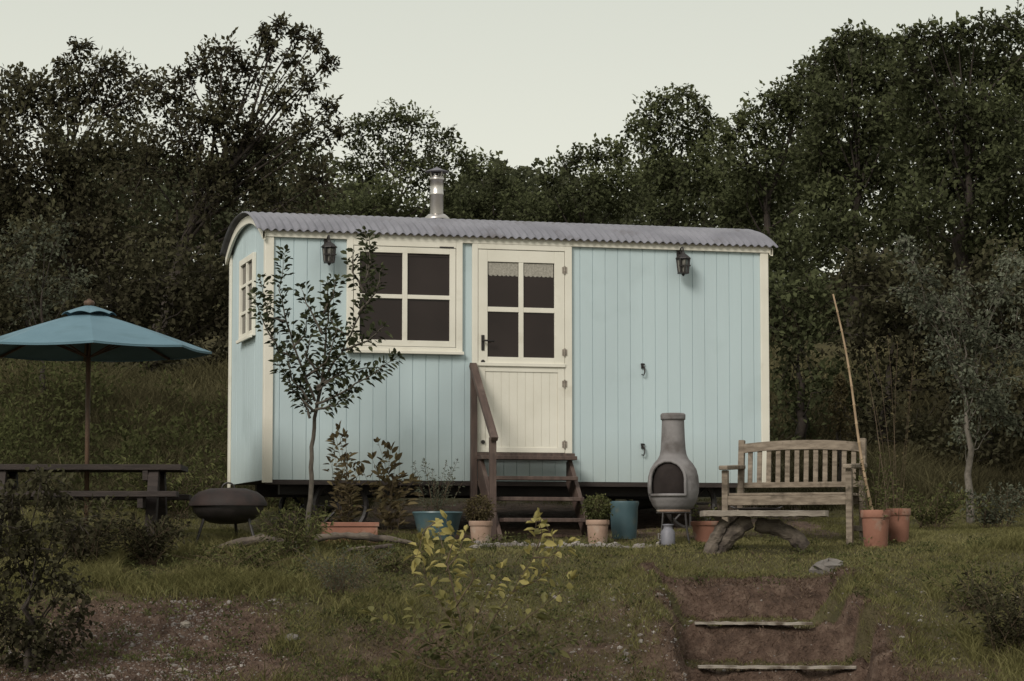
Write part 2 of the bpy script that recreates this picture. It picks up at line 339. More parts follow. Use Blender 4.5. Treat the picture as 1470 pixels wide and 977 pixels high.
for (pa,pb,py,Y,lab) in ((997,1166,894,20.0,'pale grey board edging the upper dug earth step'),(1002,1228,957,19.2,'pale grey board edging the lower dug earth step')):
    a=P(pa,py,Y); b_=P(pb,py+1,Y-.02); mb=MB()
    c0=(a+b_)/2; n=18
    off=[random.uniform(-.003,.003) for _ in range(n+1)]
    vs=[]
    for i in range(n+1):
        p=(a+(b_-a)*i/n)-c0; w=.05+random.uniform(-.004,.004); t=.010+random.uniform(-.002,.002)
        vs+=[(p.x,p.y-w,p.z-t+off[i]),(p.x,p.y+w,p.z-t+off[i]),(p.x,p.y+w,p.z+t+off[i]),(p.x,p.y-w,p.z+t+off[i])]
    fs=[(0,1,2,3),(n*4+3,n*4+2,n*4+1,n*4)]
    for i in range(n):
        for j in range(4):
            j2=(j+1)%4; fs.append((i*4+j,(i+1)*4+j,(i+1)*4+j2,i*4+j2))
    mb.add(vs,fs)
    o=mb.build('step_edging_board',M['board']); o.location=c0; tag(o,lab,'board')
# ---------------------------------------------------------------- hut
def HL(px,py,yo=0.0):
    n=Vector((-s_,c_,0)); d=ray(px,py); t=(yo+O.dot(n))/d.dot(n); p=d*t-O
    return p.x*c_+p.y*s_, p.z
def rect(a,b,c,d):
    m=(b+d)/2; k=(a+c)/2
    return HL(a,m)[0],HL(c,m)[0],HL(k,d)[1],HL(k,b)[1]
W=2.1; L=HL(1100,520)[0]; Hw=HL(381,331)[1]
hut=thing('shepherd_hut','pale blue wooden shepherd hut with cream trim and curved corrugated grey roof','hut',O,TH)
OV=.08; RISE=.275; Ze=Hw-.012
def arch(t,e=0): 
    q=abs((t-W/2)/(W/2+OV)); return Ze+e+RISE*(1-min(q,1)**2.3)
def planks(name,p0,dx,n_out,length,z0,topf,parent,bw=.128):
    mb=MB(); k=int(round(length/bw)); bw=length/k; p0=Vector(p0);dx=Vector(dx);no=Vector(n_out)
    for i in range(k):
        a=i*bw; j_=random.uniform(-.0012,.0012); pr=[(a,-.008),(a+.0045,j_),(a+bw-.0045,j_),(a+bw,-.008)]
        o=len(mb.v)
        for u,d in pr: mb.v.append(tuple(p0+dx*u+no*d+Vector((0,0,z0))))
        for u,d in pr: mb.v.append(tuple(p0+dx*u+no*d+Vector((0,0,topf(u)))))
        for j in range(3): mb.f.append((o+j,o+j+1,o+4+j+1,o+4+j))
    return mb.build(name,M['blue'],parent)
planks('front_wall',(0,0,0),(1,0,0),(0,-1,0),L,0,lambda u:Hw+.03,hut)
planks('back_wall',(0,W,0),(1,0,0),(0,1,0),L,0,lambda u:Hw+.03,hut)
planks('end_wall',(0,0,0),(0,1,0),(-1,0,0),W,0,lambda u:arch(u,-.03),hut)
planks('end_wall',(L,0,0),(0,1,0),(1,0,0),W,0,lambda u:arch(u,-.03),hut)
MB().box(.03,L-.03,.03,W-.03,0.002,Hw-.02).build('floor_frame',M['darkwood'],hut)
t=.062
for (x0,x1,y0,y1) in ((-.022,t,-.024,-.001),(L-t,L+.022,-.024,-.001)):
    MB().box(x0,x1,y0,y1,-.03,Hw-.02).build('corner_trim',M['cream'],hut,bevel=.004)
for (x0,x1) in ((-.022,-.001),(L+.001,L+.022)):
    MB().box(x0,x1,0,.07,-.03,Hw-.0).build('corner_trim',M['cream'],hut,bevel=.004)
    MB().box(x0,x1,W-.07,W+.02,-.03,Hw-.0).build('corner_trim',M['cream'],hut,bevel=.004)
MB().box(-.03,L+.03,-.034,-.001,Hw-.058,Hw+.012).build('fascia_board',M['cream'],hut,bevel=.004)
MB().box(.0,L,-.012,.02,-.045,-.003).build('sole_beam',M['darkwood'],hut)
for xb in (-.055,L+.03):
    mb=MB(); n=30
    for i in range(n):
        ta=-OV*.8+(W+1.6*OV)*i/n; tb=-OV*.8+(W+1.6*OV)*(i+1)/n
        za,zb=arch(ta,-.012),arch(tb,-.012)
        vs=[(xb,ta,za-.075),(xb,tb,zb-.075),(xb,tb,zb),(xb,ta,za),(xb+.025,ta,za-.075),(xb+.025,tb,zb-.075),(xb+.025,tb,zb),(xb+.025,ta,za)]
        mb.add(vs,[(0,3,2,1),(4,5,6,7),(0,1,5,4),(3,7,6,2)])
    mb.build('barge_board',M['cream'],hut)
RX0,RX1=-.11,L+.11; per=.0765; nc=int((RX1-RX0)/per); nxr=nc*8+1; nt_=36
mb=MB()
for j in range(nt_+1):
    a=-1+2*j/nt_; a=math.copysign(abs(a)**.75,a); tt=W/2+(W/2+OV)*a
    for i in range(nxr):
        X=RX0+(RX1-RX0)*i/(nxr-1)
        mb.v.append((X,tt,arch(tt)+.012+.012*math.sin(2*math.pi*i/8)))
for j in range(nt_):
    for i in range(nxr-1):
        mb.f.append((j*nxr+i,j*nxr+i+1,(j+1)*nxr+i+1,(j+1)*nxr+i))
roof=mb.build('roof',M['roofm'],hut,smooth=True)
sd=roof.modifiers.new('thick','SOLIDIFY'); sd.thickness=.005; sd.offset=1
cxl,czb=HL(627,309,W/2-.1)
czt=HL(627,240,W/2-.1)[1]; cy=W/2-.1; zr=arch(cy)
ch=MB().lathe([(.13,0),(.13,.012),(.085,.05),(.076,.05)],28,(cxl,cy,zr+.03)).build('chimney',M['steel'],roof,smooth=True)
H=czt-zr
MB().lathe([(.066,0),(.066,H*.45),(.070,H*.46),(.070,H*.49),(.066,H*.5),(.066,H*.72),(.073,H*.73),(.073,H*.77),(.06,H*.78),(.06,H*.80)],28,(cxl,cy,zr+.02)).build('flue_pipe',M['steel'],hut,smooth=True)
cw=MB().lathe([(.001,H*.90),(.118,H*.91),(.120,H*.925),(.06,H*.96),(.012,H*1.0),(.001,H*1.02)],28,(cxl,cy,zr)).build('chimney_cowl',M['roofm'],hut,smooth=True)
for k in range(4):
    w=k*math.pi/2+.4; MB().bar((cxl+.062*math.cos(w),cy+.062*math.sin(w),zr+H*.74),(cxl+.085*math.cos(w),cy+.085*math.sin(w),zr+H*.93),.015,.004).build('cowl_bracket',M['steel'],cw)
MB().lathe([(.052,H*.79),(.052,H*.86),(.0,H*.86)],24,(cxl,cy,zr)).build('flue_outlet',M['soot'],cw)
def framebox(x0,x1,z0,z1,w,y0,y1,wb=None):
    wb=wb or w; mb=MB()
    mb.box(x0,x0+w,y0,y1,z0,z1); mb.box(x1-w,x1,y0,y1,z0,z1)
    mb.box(x0+w,x1-w,y0+.001,y1,z1-w,z1); mb.box(x0+w,x1-w,y0+.001,y1,z0,z0+wb); return mb
x0,x1,z0,z1=rect(497,345,663,507)
win=framebox(x0,x1,z0,z1,.062,-.034,-.001).build('window',M['cream'],hut,bevel=.004)
MB().box(x0-.01,x1+.01,-.06,-.036,z0-.006,z0+.024).build('window_sill',M['cream'],win,bevel=.004)
sx0,sx1,sz0,sz1=x0+.068,x1-.068,z0+.066,z1-.066
framebox(sx0,sx1,sz0,sz1,.058,-.028,-.002).build('window_sash',M['cream'],win,bevel=.003)
xm=(sx0+sx1)/2; zm=(sz0+sz1)/2
MB().box(xm-.024,xm+.024,-.027,-.005,sz0+.055,sz1-.055).box(sx0+.055,xm-.024,-.025,-.005,zm-.020,zm+.020).box(xm+.024,sx1-.055,-.025,-.005,zm-.020,zm+.020).build('glazing_bar',M['cream'],win,bevel=.003)
MB().box(sx0+.05,sx1-.05,-.006,-.003,sz0+.05,sz1-.05).build('window_pane',M['glass'],win)
MB().box(sx0+.06,sx1-.06,-.0125,-.0085,sz1-.085,sz1-.055).build('roller_blind',M['darkwood'],win)
MB().box(sx1-.16,sx1-.02,-.034,-.0285,sz1+.003,sz1+.016).build('window_stay',M['iron'],win)
# door
x0,x1,z0,z1=rect(677,352,820,650)
dfr=MB().box(x0,x0+.055,-.034,-.001,z0,z1).box(x1-.07,x1,-.034,-.001,z0,z1).box(x0+.055,x1-.07,-.033,-.001,z1-.05,z1).build('door_frame',M['cream'],hut,bevel=.004)
MB().box(x0-.01,x1+.01,-.09,-.001,z0-.035,z0-.002).build('door_threshold',M['stairwood'],hut,bevel=.004)
dx0,dx1=x0+.059,x1-.074; zs=HL(747,523)[1]
MB().box(x0+.055,x1-.07,-.004,-.002,z0,z1-.05).build('door_rebate',M['soot'],dfr)
a_,b_,gz0,gz1=rect(699,377,795,513)
up=MB().box(dx0,a_,-.028,-.005,zs+.006,z1-.055).box(b_,dx1,-.028,-.005,zs+.006,z1-.055).box(a_,b_,-.027,-.005,gz1,z1-.055).box(a_,b_,-.027,-.005,zs+.006,gz0).build('upper_door',M['cream'],hut,bevel=.003)
xm=(a_+b_)/2; zm=(gz0+gz1)/2
MB().box(xm-.024,xm+.024,-.025,-.008,gz0,gz1).box(a_,xm-.024,-.024,-.008,zm-.024,zm+.024).box(xm+.024,b_,-.024,-.008,zm-.024,zm+.024).build('glazing_bar',M['cream'],up,bevel=.003)
MB().box(a_-.004,b_+.004,-.010,-.0065,gz0-.004,gz1+.004).build('door_pane',M['glass'],up)
mb=MB()
for (p,q) in ((a_+.01,xm-.03),(xm+.03,b_-.01)):
    n=24
    for i in range(n):
        u=p+(q-p)*i/n; v=p+(q-p)*(i+1)/n; dd=.012*abs(math.sin(i*.9))
        mb.box(u,v,-.0135-.001*(i%2),-.0115,gz1-.125-dd,gz1-.006)
mb.build('lace_blind',M['blind'],up)
MB().box(dx0-.004,dx1+.004,-.045,-.0285,zs-.022,zs+.012).build('weather_strip',M['cream'],up,bevel=.003)
lo=framebox(dx0,dx1,z0+.004,zs-.004,.07,-.028,-.005,.05).build('lower_door',M['cream'],hut,bevel=.003)
MB().box(dx0+.068,dx1-.068,-.0155,-.006,z0+.05,zs-.07).build('panel_backing',M['cream'],lo)
mb=MB(); k=9; pw=(dx1-dx0-.14)/k
for i in range(k):
    u=dx0+.07+i*pw; mb.box(u+.0022,u+pw-.0022,-.019,-.0157,z0+.052,zs-.072)
mb.build('door_panel',M['cream'],lo,bevel=.002)
hx,hz=HL(692,492)
hd=MB().box(hx-.016,hx+.016,-.036,-.0285,hz-.075,hz+.075).build('door_handle',M['iron'],up,bevel=.004)
MB().tube([(hx,-.036,hz+.02),(hx,-.07,hz+.02),(hx+.03,-.078,hz+.018),(hx+.10,-.074,hz+.012)],.009,10).build('handle_lever',M['iron'],up,smooth=True)
for py,pp in ((520,up),(635,lo)):
    kx,kz=HL(692,py); MB().lathe([(.001,0),(.02,0),(.02,.006),(.001,.007)],16).build('keyhole',M['iron'],pp).matrix_local=Matrix.Translation((kx,-.034,kz+.004))@Matrix.Rotation(math.pi/2,4,'X')
for py,pp in ((388,up),(506,up),(551,lo),(638,lo)):
    kx,kz=HL(809,py); m_=MB().tube([(kx,-.037,kz-.04),(kx,-.037,kz+.04)],.008,8).box(kx-.022,kx-.009,-.034,-.0285,kz-.03,kz+.03).box(kx+.009,kx+.024,-.040,-.0345,kz-.03,kz+.03)
    m_.build('hinge',M['slab'],pp)
for py in (530,645):
    kx,kz=HL(922,py); mb=MB().box(kx-.013,kx+.013,-.012,-.001,kz+.01,kz+.06)
    mb.tube([(kx,-.012,kz+.045),(kx+.012,-.03,kz+.02),(kx+.014,-.035,kz-.03),(kx+.004,-.03,kz-.06),(kx-.014,-.022,kz-.05)],.007,8).tube([(kx-.02,-.018,kz+.05),(kx+.02,-.018,kz+.05)],.007,8)
    mb.build('wall_hook',M['iron'],hut)
def endwin():
    y0,y1=.60,1.42; zt=P(365,362,24.6).z-O.z; zb=P(345,490,25.3).z-O.z
    w=.06
    def bx(mb,a,b,c,d,xo0,xo1): mb.box(-xo1,-xo0,a,b,c,d)
    mb=MB(); bx(mb,y0,y0+w,zb,zt,.001,.034); bx(mb,y1-w,y1,zb,zt,.001,.034); bx(mb,y0+w,y1-w,zt-w,zt,.001,.033); bx(mb,y0+w,y1-w,zb,zb+w,.001,.033)
    wn=mb.build('window',M['cream'],hut,bevel=.004)
    mb=MB(); bx(mb,y0-.01,y1+.01,zb-.02,zb+.012,.036,.06); mb.build('window_sill',M['cream'],wn,bevel=.004)
    mb=MB(); ym=(y0+y1)/2; bx(mb,ym-.035,ym+.035,zb+w,zt-w,.004,.028)
    for k in (1,2):
        zz=zb+(zt-zb)*k/3; bx(mb,y0+w,ym-.035,zz-.015,zz+.015,.006,.025); bx(mb,ym+.035,y1-w,zz-.015,zz+.015,.006,.025)
    mb.build('glazing_bar',M['cream'],wn,bevel=.003)
    mb=MB(); bx(mb,y0+w-.004,y1-w+.004,zb+w-.004,zt-w+.004,.003,.006); mb.build('window_pane',M['glass'],wn)
endwin()
MB().box(.2,L-.2,.35,.45,-.13,-.004).box(.2,L-.2,W-.45,W-.35,-.13,-.004).build('chassis',M['iron'],hut)
for ax in (.75,L-.75):
    gy=g1(*(O.xy+Vector((ax*c_,ax*s_))))-O.z
    R_=.25; zc=gy+R_
    MB().tube([(ax,.1,zc),(ax,W-.1,zc)],.03,10).box(ax-.05,ax+.05,.35,W-.35,zc,-.13).build('axle',M['iron'],hut)
    for yy in (.16,W-.16):
        ring=[(ax+R_*math.cos(w*math.pi/16),yy,zc+R_*math.sin(w*math.pi/16)) for w in range(33)]
        mb=MB().tube([(ax,yy-.05,zc),(ax,yy+.05,zc)],.05,12)
        for k in range(8):
            w=k*math.pi/4; mb.tube([(ax,yy,zc),(ax+.24*math.cos(w),yy,zc+.24*math.sin(w))],.014,6)
        wh=mb.build('wheel',M['iron'],hut); MB().tube(ring,.028,6).build('rim',M['iron'],wh)
def hutw(x,y,z): return O+Vector((x*c_-y*s_,x*s_+y*c_,z))
# ---------------------------------------------------------------- wall lanterns
def lantern(px,py,label):
    x_,z_=HL(px,py); r=thing('wall_lantern',label,'lantern',hutw(x_,-.001,z_),TH,'black wall lanterns on the hut')
    MB().box(-.028,.028,-.012,0,-.02,.15).tube([(0,-.012,.10),(0,-.05,.145),(0,-.10,.15),(0,-.12,.13),(0,-.12,.105)],.008,8).tube([(0,-.012,.02),(0,-.04,.04),(0,-.06,.09),(0,-.035,.12)],.006,8).lathe([(.001,0),(.02,.01),(.012,.035),(.001,.06)],10,(0,-.01,.15)).build('wall_bracket',M['iron'],r,bevel=.002)
    c=(0,-.12,0)
    MB().lathe([(.001,.11),(.012,.10),(.02,.085),(.045,.07),(.078,.04),(.08,.032),(.001,.032)],8,c).build('lantern_cap',M['iron'],r)
    mb=MB()
    for k in range(4):
        w=k*math.pi/2+math.pi/4
        mb.bar((.05*math.cos(w),-.12+.05*math.sin(w),-.10),(.066*math.cos(w),-.12+.066*math.sin(w),.035),.018,.018)
    mb.box(-.045,.045,-.165,-.075,-.115,-.10).lathe([(.02,-.115),(.012,-.13),(.001,-.14)],10,c).box(-.05,.05,-.17,-.07,.024,.034)
    mb.box(-.007,.007,-.170,-.160,-.10,.03).box(-.06,.06,-.172,-.166,-.045,-.03); cg=mb.build('lantern_cage',M['iron'],r)
    MB().lathe([(.001,-.098),(.046,-.098),(.060,.022),(.001,.022)],4,c).build('lantern_glass',M['lampglass'],cg)
lantern(469,362,'black wall lantern above the sapling, left of the big front window')
lantern(975,378,'black wall lantern alone on the plain blue wall right of the door')
# ---------------------------------------------------------------- stairs
sx0=HL(682,652)[0]; sx1=HL(814,652)[0]; zt=HL(747,654)[1]-.01
xm=(sx0+sx1)/2; wg=hutw(xm,-.78,0); zg=g1(wg.x,wg.y)-O.z
st=thing('wooden_steps','dark brown wooden steps with a handrail leading up to the cream door','steps',hutw(xm,-.4,zg),TH)
SH=(xm,-.4,zg)
for xa in (sx0,sx1-.04):
    MB().prismx([(-.10,zt-.05),(-.10,zt-.26),(-.68,zg-.01),(-.86,zg-.01),(-.86,zg+.04),(-.17,zt-.028)],xa,xa+.04).build('stringer',M['stairwood'],st,bevel=.004,shift=SH)
rise=(zt-zg)/4
for k in range(4):
    zz=zt-k*rise; ya=-.095-k*.20
    MB().box(sx0-.012 if k==0 else sx0+.041,sx1+.012 if k==0 else sx1-.041,ya-.21,ya,zz-.036,zz).build('tread',M['stairwood'],st,bevel=.004,shift=SH)
pz1=HL(676,530)[1]; pz2=P(701,628,23.87).z-O.z
MB().box(sx0-.062,sx0-.002,-.10,-.045,zg,pz1).build('handrail_post',M['stairwood'],st,bevel=.004,shift=SH)
MB().box(sx0-.062,sx0-.002,-.80,-.745,zg,pz2).build('handrail_post',M['stairwood'],st,bevel=.004,shift=SH)
MB().bar((sx0-.032,-.03,pz1+.045),(sx0-.032,-.84,pz2-.02),.07,.05).build('handrail',M['stairwood'],st,bevel=.006,shift=SH)
# ---------------------------------------------------------------- pots
def gp(px,Y): 
    q=P(px,775,Y); return Vector((q.x,Y,g1(q.x,Y)))
def pot(label,px,Y,h,rt,rb,m,cat='plant pot',rim=True,group=None,name='plant_pot'):
    r=thing(name,label,cat,gp(px,Y)-Vector((0,0,.005)),random.random()*3,group)
    if rim: pr=[(.001,0),(rb,0),(rb+.004,.01),(rt*.93,h*.80),(rt,h*.80),(rt*1.03,h*.83),(rt*1.03,h*.98),(rt,h),(rt*.88,h),(rt*.84,h*.86)]
    else: pr=[(.001,0),(rb,0),(rb*1.02,.01),(rb+(rt-rb)*.55,h*.4),(rt*.97,h*.85),(rt*1.04,h*.95),(rt*1.02,h),(rt*.92,h),(rt*.88,h*.86)]
    MB().lathe(pr,36).build('pot_body',m,r,smooth=True).modifiers.new('e','EDGE_SPLIT').split_angle=math.radians(35)
    MB().lathe([(.001,h*.88),(rt*.86,h*.87)],24).build('soil',M['potsoil'],r)
    return r,h
def cluster_leaves(c,r,n,ll,shell=.6,flat=1.0):
    d=norm(rng.normal(size=(n,3))); rr=r*(shell+(1-shell)*rng.random(n)**.5)*rng.uniform(.8,1.18,n)
    p=np.array(c)+d*rr[:,None]*np.array([1,1,flat])
    D=norm(d+rng.normal(size=(n,3))*.6); Nn=norm(d*.5+np.array([0,0,.7])+rng.normal(size=(n,3))*.4)
    return p,D,Nn
def ball_plant(name,label,px,Y,zc,r,m,ll=.025,cat='shrub',n=1100):
    b=gp(px,Y); root=thing(name,label,cat,(b.x,b.y,b.z+zc[0]))
    p,D,Nn=cluster_leaves((0,0,zc[1]-zc[0]),r,n,ll,.45,.92)
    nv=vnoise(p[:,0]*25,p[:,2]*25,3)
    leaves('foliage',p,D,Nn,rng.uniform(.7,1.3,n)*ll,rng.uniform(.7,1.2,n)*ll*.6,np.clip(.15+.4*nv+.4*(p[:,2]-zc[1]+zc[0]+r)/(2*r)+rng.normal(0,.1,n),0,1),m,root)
    mb=MB()
    for k in range(14):
        d=Vector((random.uniform(-1,1),random.uniform(-1,1),random.uniform(.0,1.2))).normalized()*r*.8
        mb.tube([(0,0,0),(0,0,(zc[1]-zc[0])*.5),Vector((0,0,zc[1]-zc[0]))+d],[.006,.005,.002],5)
    mb.build('stem',M['twig'],root)
pot('tall pale limewashed terracotta pot at the left foot of the steps',690,23.15,.22,.105,.08,M['terrapale'])
ball_plant('clipped_shrub','round clipped brownish shrub in the pot left of the steps',688,23.15,(.19,.32),.125,LM['conifer'])
pot('pale limewashed terracotta pot at the right foot of the steps',858,23.35,.225,.105,.08,M['terrapale'])
ball_plant('clipped_shrub','round clipped dark green shrub in the pot right of the steps',857,23.35,(.2,.33),.13,LM['mid'])
pot('wide teal glazed bowl planter left of the steps behind the driftwood',628,23.45,.26,.225,.15,M['teal'],rim=False,name='glazed_planter',cat='planter')
pot('teal glazed pot between the steps and the chiminea',896,23.75,.35,.135,.11,M['teal'],rim=False,name='glazed_planter',cat='planter')
pot('low orange terracotta bowl right of the chiminea',1014,23.45,.20,.14,.10,M['terra'])
pot('larger orange terracotta pot holding the bamboo cane beside the bench',1257,22.9,.34,.13,.10,M['terra'])
pot('smaller orange terracotta pot tucked behind the larger one by the bench',1290,23.25,.31,.11,.085,M['terra'])
b=gp(502,23.0); tr=thing('trough_planter','long low orange terracotta trough under the withered plants','planter',b,.08)
MB().box(-.25,.25,-.085,.085,.0,.15).build('trough_body',M['terra'],tr,bevel=.01)
MB().box(-.262,.262,-.097,.097,.151,.19).build('trough_rim',M['terra'],tr,bevel=.006)
MB().box(-.245,.245,-.08,.08,.188,.193).build('soil',M['potsoil'],tr)
# ---------------------------------------------------------------- chiminea
b=gp(967,23.2); Yc=23.2
def zc_(py): return P(967,py,Yc).z-b.z
k=Yc/F
ch=thing('chiminea','grey clay chiminea with a thick neck and dark arched mouth','chiminea',b)
prof=[(23,733),(29,727),(34,717),(36.5,706),(37,695),(36,684),(33,673),(28,665),(22.5,659),(19.5,653),(18,645),(17,630),(16.3,612),(16,603),(17.8,602),(18,595),(16,593)]
pr=[]
for i in range(len(prof)-1):
    for j in range(4):
        q=j/4; pr.append((prof[i][0]*(1-q)+prof[i+1][0]*q,prof[i][1]*(1-q)+prof[i+1][1]*q))
pr.append(prof[-1])
prm=[(r*k,zc_(y)) for r,y in pr]
mb=MB().lathe(prm,96)
od=Vector((-.36,-.933,0)).normalized(); os_=Vector((.933,-.36,0))
hh=zc_(662)-zc_(711); z0_=zc_(711); HWm=.178
def limu(w): return HWm*(.93 if w<hh*.4 else .93*math.sqrt(max(0,1-((w-hh*.4)/(hh*.6))**2.2)))
def inopen(p):
    v=Vector(p)
    if v.xy.dot(od.xy)<0: return False
    u=v.dot(os_); w=v.z-z0_
    if w<0 or w>hh: return False
    return abs(u)<limu(w)
mb.f=[f for f in mb.f if not inopen(sum((Vector(mb.v[i]) for i in f),Vector())/4)]
o=mb.build('firebowl',M['clay'],ch,smooth=True); sdm=o.modifiers.new('s','SOLIDIFY'); sdm.thickness=.02; sdm.offset=-1
def surf(u,z):
    r=float(np.interp(z,[q[1] for q in prm],[q[0] for q in prm])); d=math.sqrt(max(1e-6,r*r-u*u)); v=os_*u+od*d; return Vector((v.x,v.y,z))
pts=[]
for u in np.linspace(-.155,.155,9): pts.append(surf(u,z0_))
for w in np.linspace(0,.99,14): pts.append(surf(limu(hh*w),z0_+hh*w))
for w in np.linspace(.99,0,14): pts.append(surf(-limu(hh*w),z0_+hh*w))
MB().tube([p+od*.004 for p in pts],.014,8).build('mouth_rim',M['clay'],ch,smooth=True)
MB().lathe([(r*k*.84,zc_(y)) for r,y in pr[4:34]],40).build('sooty_lining',M['soot'],ch,smooth=True)
MB().lathe([(.001,zc_(735)),(.150,zc_(735)),(.155,zc_(731)),(.14,zc_(728))],36).build('base_ring',M['terrapale'],ch,smooth=True)
MB().tube([(.15*math.cos(w*math.pi/12),.15*math.sin(w*math.pi/12),zc_(736)) for w in range(25)],.009,6).build('stand_ring',M['iron'],ch)
for w in (-2.3,-.85,1.57):
    MB().tube([(.15*math.cos(w),.15*math.sin(w),zc_(736)),(.17*math.cos(w),.17*math.sin(w),.12),(.20*math.cos(w),.20*math.sin(w),0)],.01,8).build('leg',M['iron'],ch)
b=gp(959,23.05)
cn=thing('metal_churn','small galvanised metal can standing under the chiminea','can',b)
MB().lathe([(.001,0),(.062,0),(.064,.01),(.064,.12),(.045,.15),(.04,.155),(.04,.175),(.052,.185),(.052,.192),(.001,.195)],28).build('can_body',M['roofm'],cn,smooth=True)
MB().tube([(-.064,0,.1),(-.088,0,.11),(-.085,0,.06),(-.064,0,.05)],.005,6).build('handle',M['steel'],cn)
# ---------------------------------------------------------------- bench
zb=g1(2.57,23.35)-.01
be=thing('garden_bench','weathered grey brown wooden garden bench with slatted gently arched back','bench',(2.57,23.35,zb),math.radians(-21))
for sx in (-1,1):
    x=.575*sx
    MB().box(x-.028,x+.028,-.28,-.222,-.02 if sx>0 else -.04,.655).build('leg',M['bench'],be,bevel=.005)
    MB().box(x-.028,x+.028,.222,.28,-.04,.42).bar((x,.251,.40),(x,.31,.95),.056,.05,(0,1,0)).build('leg',M['bench'],be,bevel=.005)
    MB().bar((x,-.33,.675),(x,.285,.70),.085,.04).build('armrest',M['bench'],be,bevel=.010)
    MB().box(x-.016,x+.016,-.22,.22,.10,.15).build('side_rail',M['bench'],be,bevel=.004)
mb=MB()
for i in range(5):
    y=-.255+.105*i; mb.box(-.545,.545,y,y+.085,.422,.446)
mb.build('seat',M['bench'],be,bevel=.004)
MB().box(-.547,.547,-.272,-.236,.335,.42).build('seat_rail',M['bench'],be,bevel=.004)
MB().box(-.547,.547,.236,.262,.345,.42).build('seat_rail',M['bench'],be,bevel=.004)
def topz(x): return .915+.028*(1-(abs(x)/.55)**2.2)
mb=MB(); n=24
for i in range(n):
    a=-.547+1.094*i/n; b_=-.547+1.094*(i+1)/n
    za,zb_=topz(a),topz(b_); t0=.085
    vs=[(a,.275,za-t0),(b_,.275,zb_-t0),(b_,.315,zb_-t0),(a,.315,za-t0),(a,.285,za),(b_,.285,zb_),(b_,.325,zb_),(a,.325,za)]
    mb.add(vs,[(0,3,2,1),(4,5,6,7),(0,1,5,4),(2,3,7,6)]+([(3,0,4,7)] if i==0 else [])+([(1,2,6,5)] if i==n-1 else []))
mb.build('top_rail',M['bench'],be)
MB().box(-.547,.547,.255,.285,.505,.555).build('lower_back_rail',M['bench'],be,bevel=.004)
for i in range(12):
    x=-.49+.0891*i
    MB().bar((x,.270,.55),(x,.298,topz(x)-.08),.045,.016,(0,1,0)).build('back_slat',M['bench'],be,bevel=.003)
# ---------------------------------------------------------------- rustic slab table
Yt=22.3; b=gp(1097,Yt)
tb=thing('slab_table','low rustic table of a straight weathered plank on chunky angled log legs','table',b,.03)
zt_=P(1097,733,Yt).z-b.z
mb=MB(); n=28
for i in range(n+1):
    x=-.545+1.09*i/n
    e=min(1,.75+(1-abs(x)/.545)*3)
    f1=(.20+random.uniform(-.004,.004))*e; f2=(.20+random.uniform(-.004,.004))*e
    th=.05+random.uniform(-.003,.003)
    zz=zt_+random.uniform(-.001,.001)
    mb.v+=[(x,-f1,zz),(x,f2,zz),(x,f2,zz-th),(x,-f1*.97,zz-th)]
for i in range(n):
    for j in range(4):
        j2=(j+1)%4; mb.f.append((i*4+j,(i+1)*4+j,(i+1)*4+j2,i*4+j2))
mb.f+= [(0,1,2,3),(n*4+3,n*4+2,n*4+1,n*4)]
mb.build('tabletop',M['slab'],tb,bevel=.003)
def loc(px,py,dy=0):
    q=P(px,py,Yt+dy); return (q.x-b.x,dy,q.z-b.z)
def rlog(ctrl,rad,n=11):
    pp=[];rr=[]
    for i in range(len(ctrl)-1):
        for j in range(3):
            t=j/3; pp.append(Vector(ctrl[i]).lerp(Vector(ctrl[i+1]),t)+Vector((random.uniform(-.006,.006),0,random.uniform(-.004,.004)))); rr.append((rad[i]*(1-t)+rad[i+1]*t)*random.uniform(.86,1.14))
    pp.append(Vector(ctrl[-1])); rr.append(rad[-1]); m=MB().tube(pp,rr,n)
    m.v=[(a+random.uniform(-.006,.006),b2+random.uniform(-.006,.006),c2+random.uniform(-.005,.005)) for a,b2,c2 in m.v]; return m
rlog([loc(1076,746),loc(1062,755),loc(1046,768),loc(1034,782),loc(1025,797)],[.07,.075,.08,.085,.095]).build('log_leg',M['log'],tb)
rlog([loc(1040,746,-.05),loc(1034,760,-.05),loc(1024,778,-.05),loc(1018,796,-.05)],[.05,.05,.055,.06]).build('log_leg',M['log'],tb)
rlog([loc(1085,752,.05),loc(1115,757,.05),loc(1138,768,.05),loc(1156,786,.05)],[.055,.07,.068,.06]).build('log_leg',M['log'],tb)
dsh=thing('grill_tray','low dark metal tray lying on the slab table','tray',Vector((b.x-.06,b.y,b.z+zt_+.002)),.1)
MB().lathe([(.001,0),(.15,0),(.19,.022),(.195,.022),(.155,-.0+.004),(.001,.004)],28).build('tray_dish',M['iron'],dsh,smooth=True)
for sg in (-1,1): MB().tube([(.19*sg,0,.02),(.225*sg,.02,.035),(.19*sg,.05,.02)],.006,6).build('handle',M['iron'],dsh)
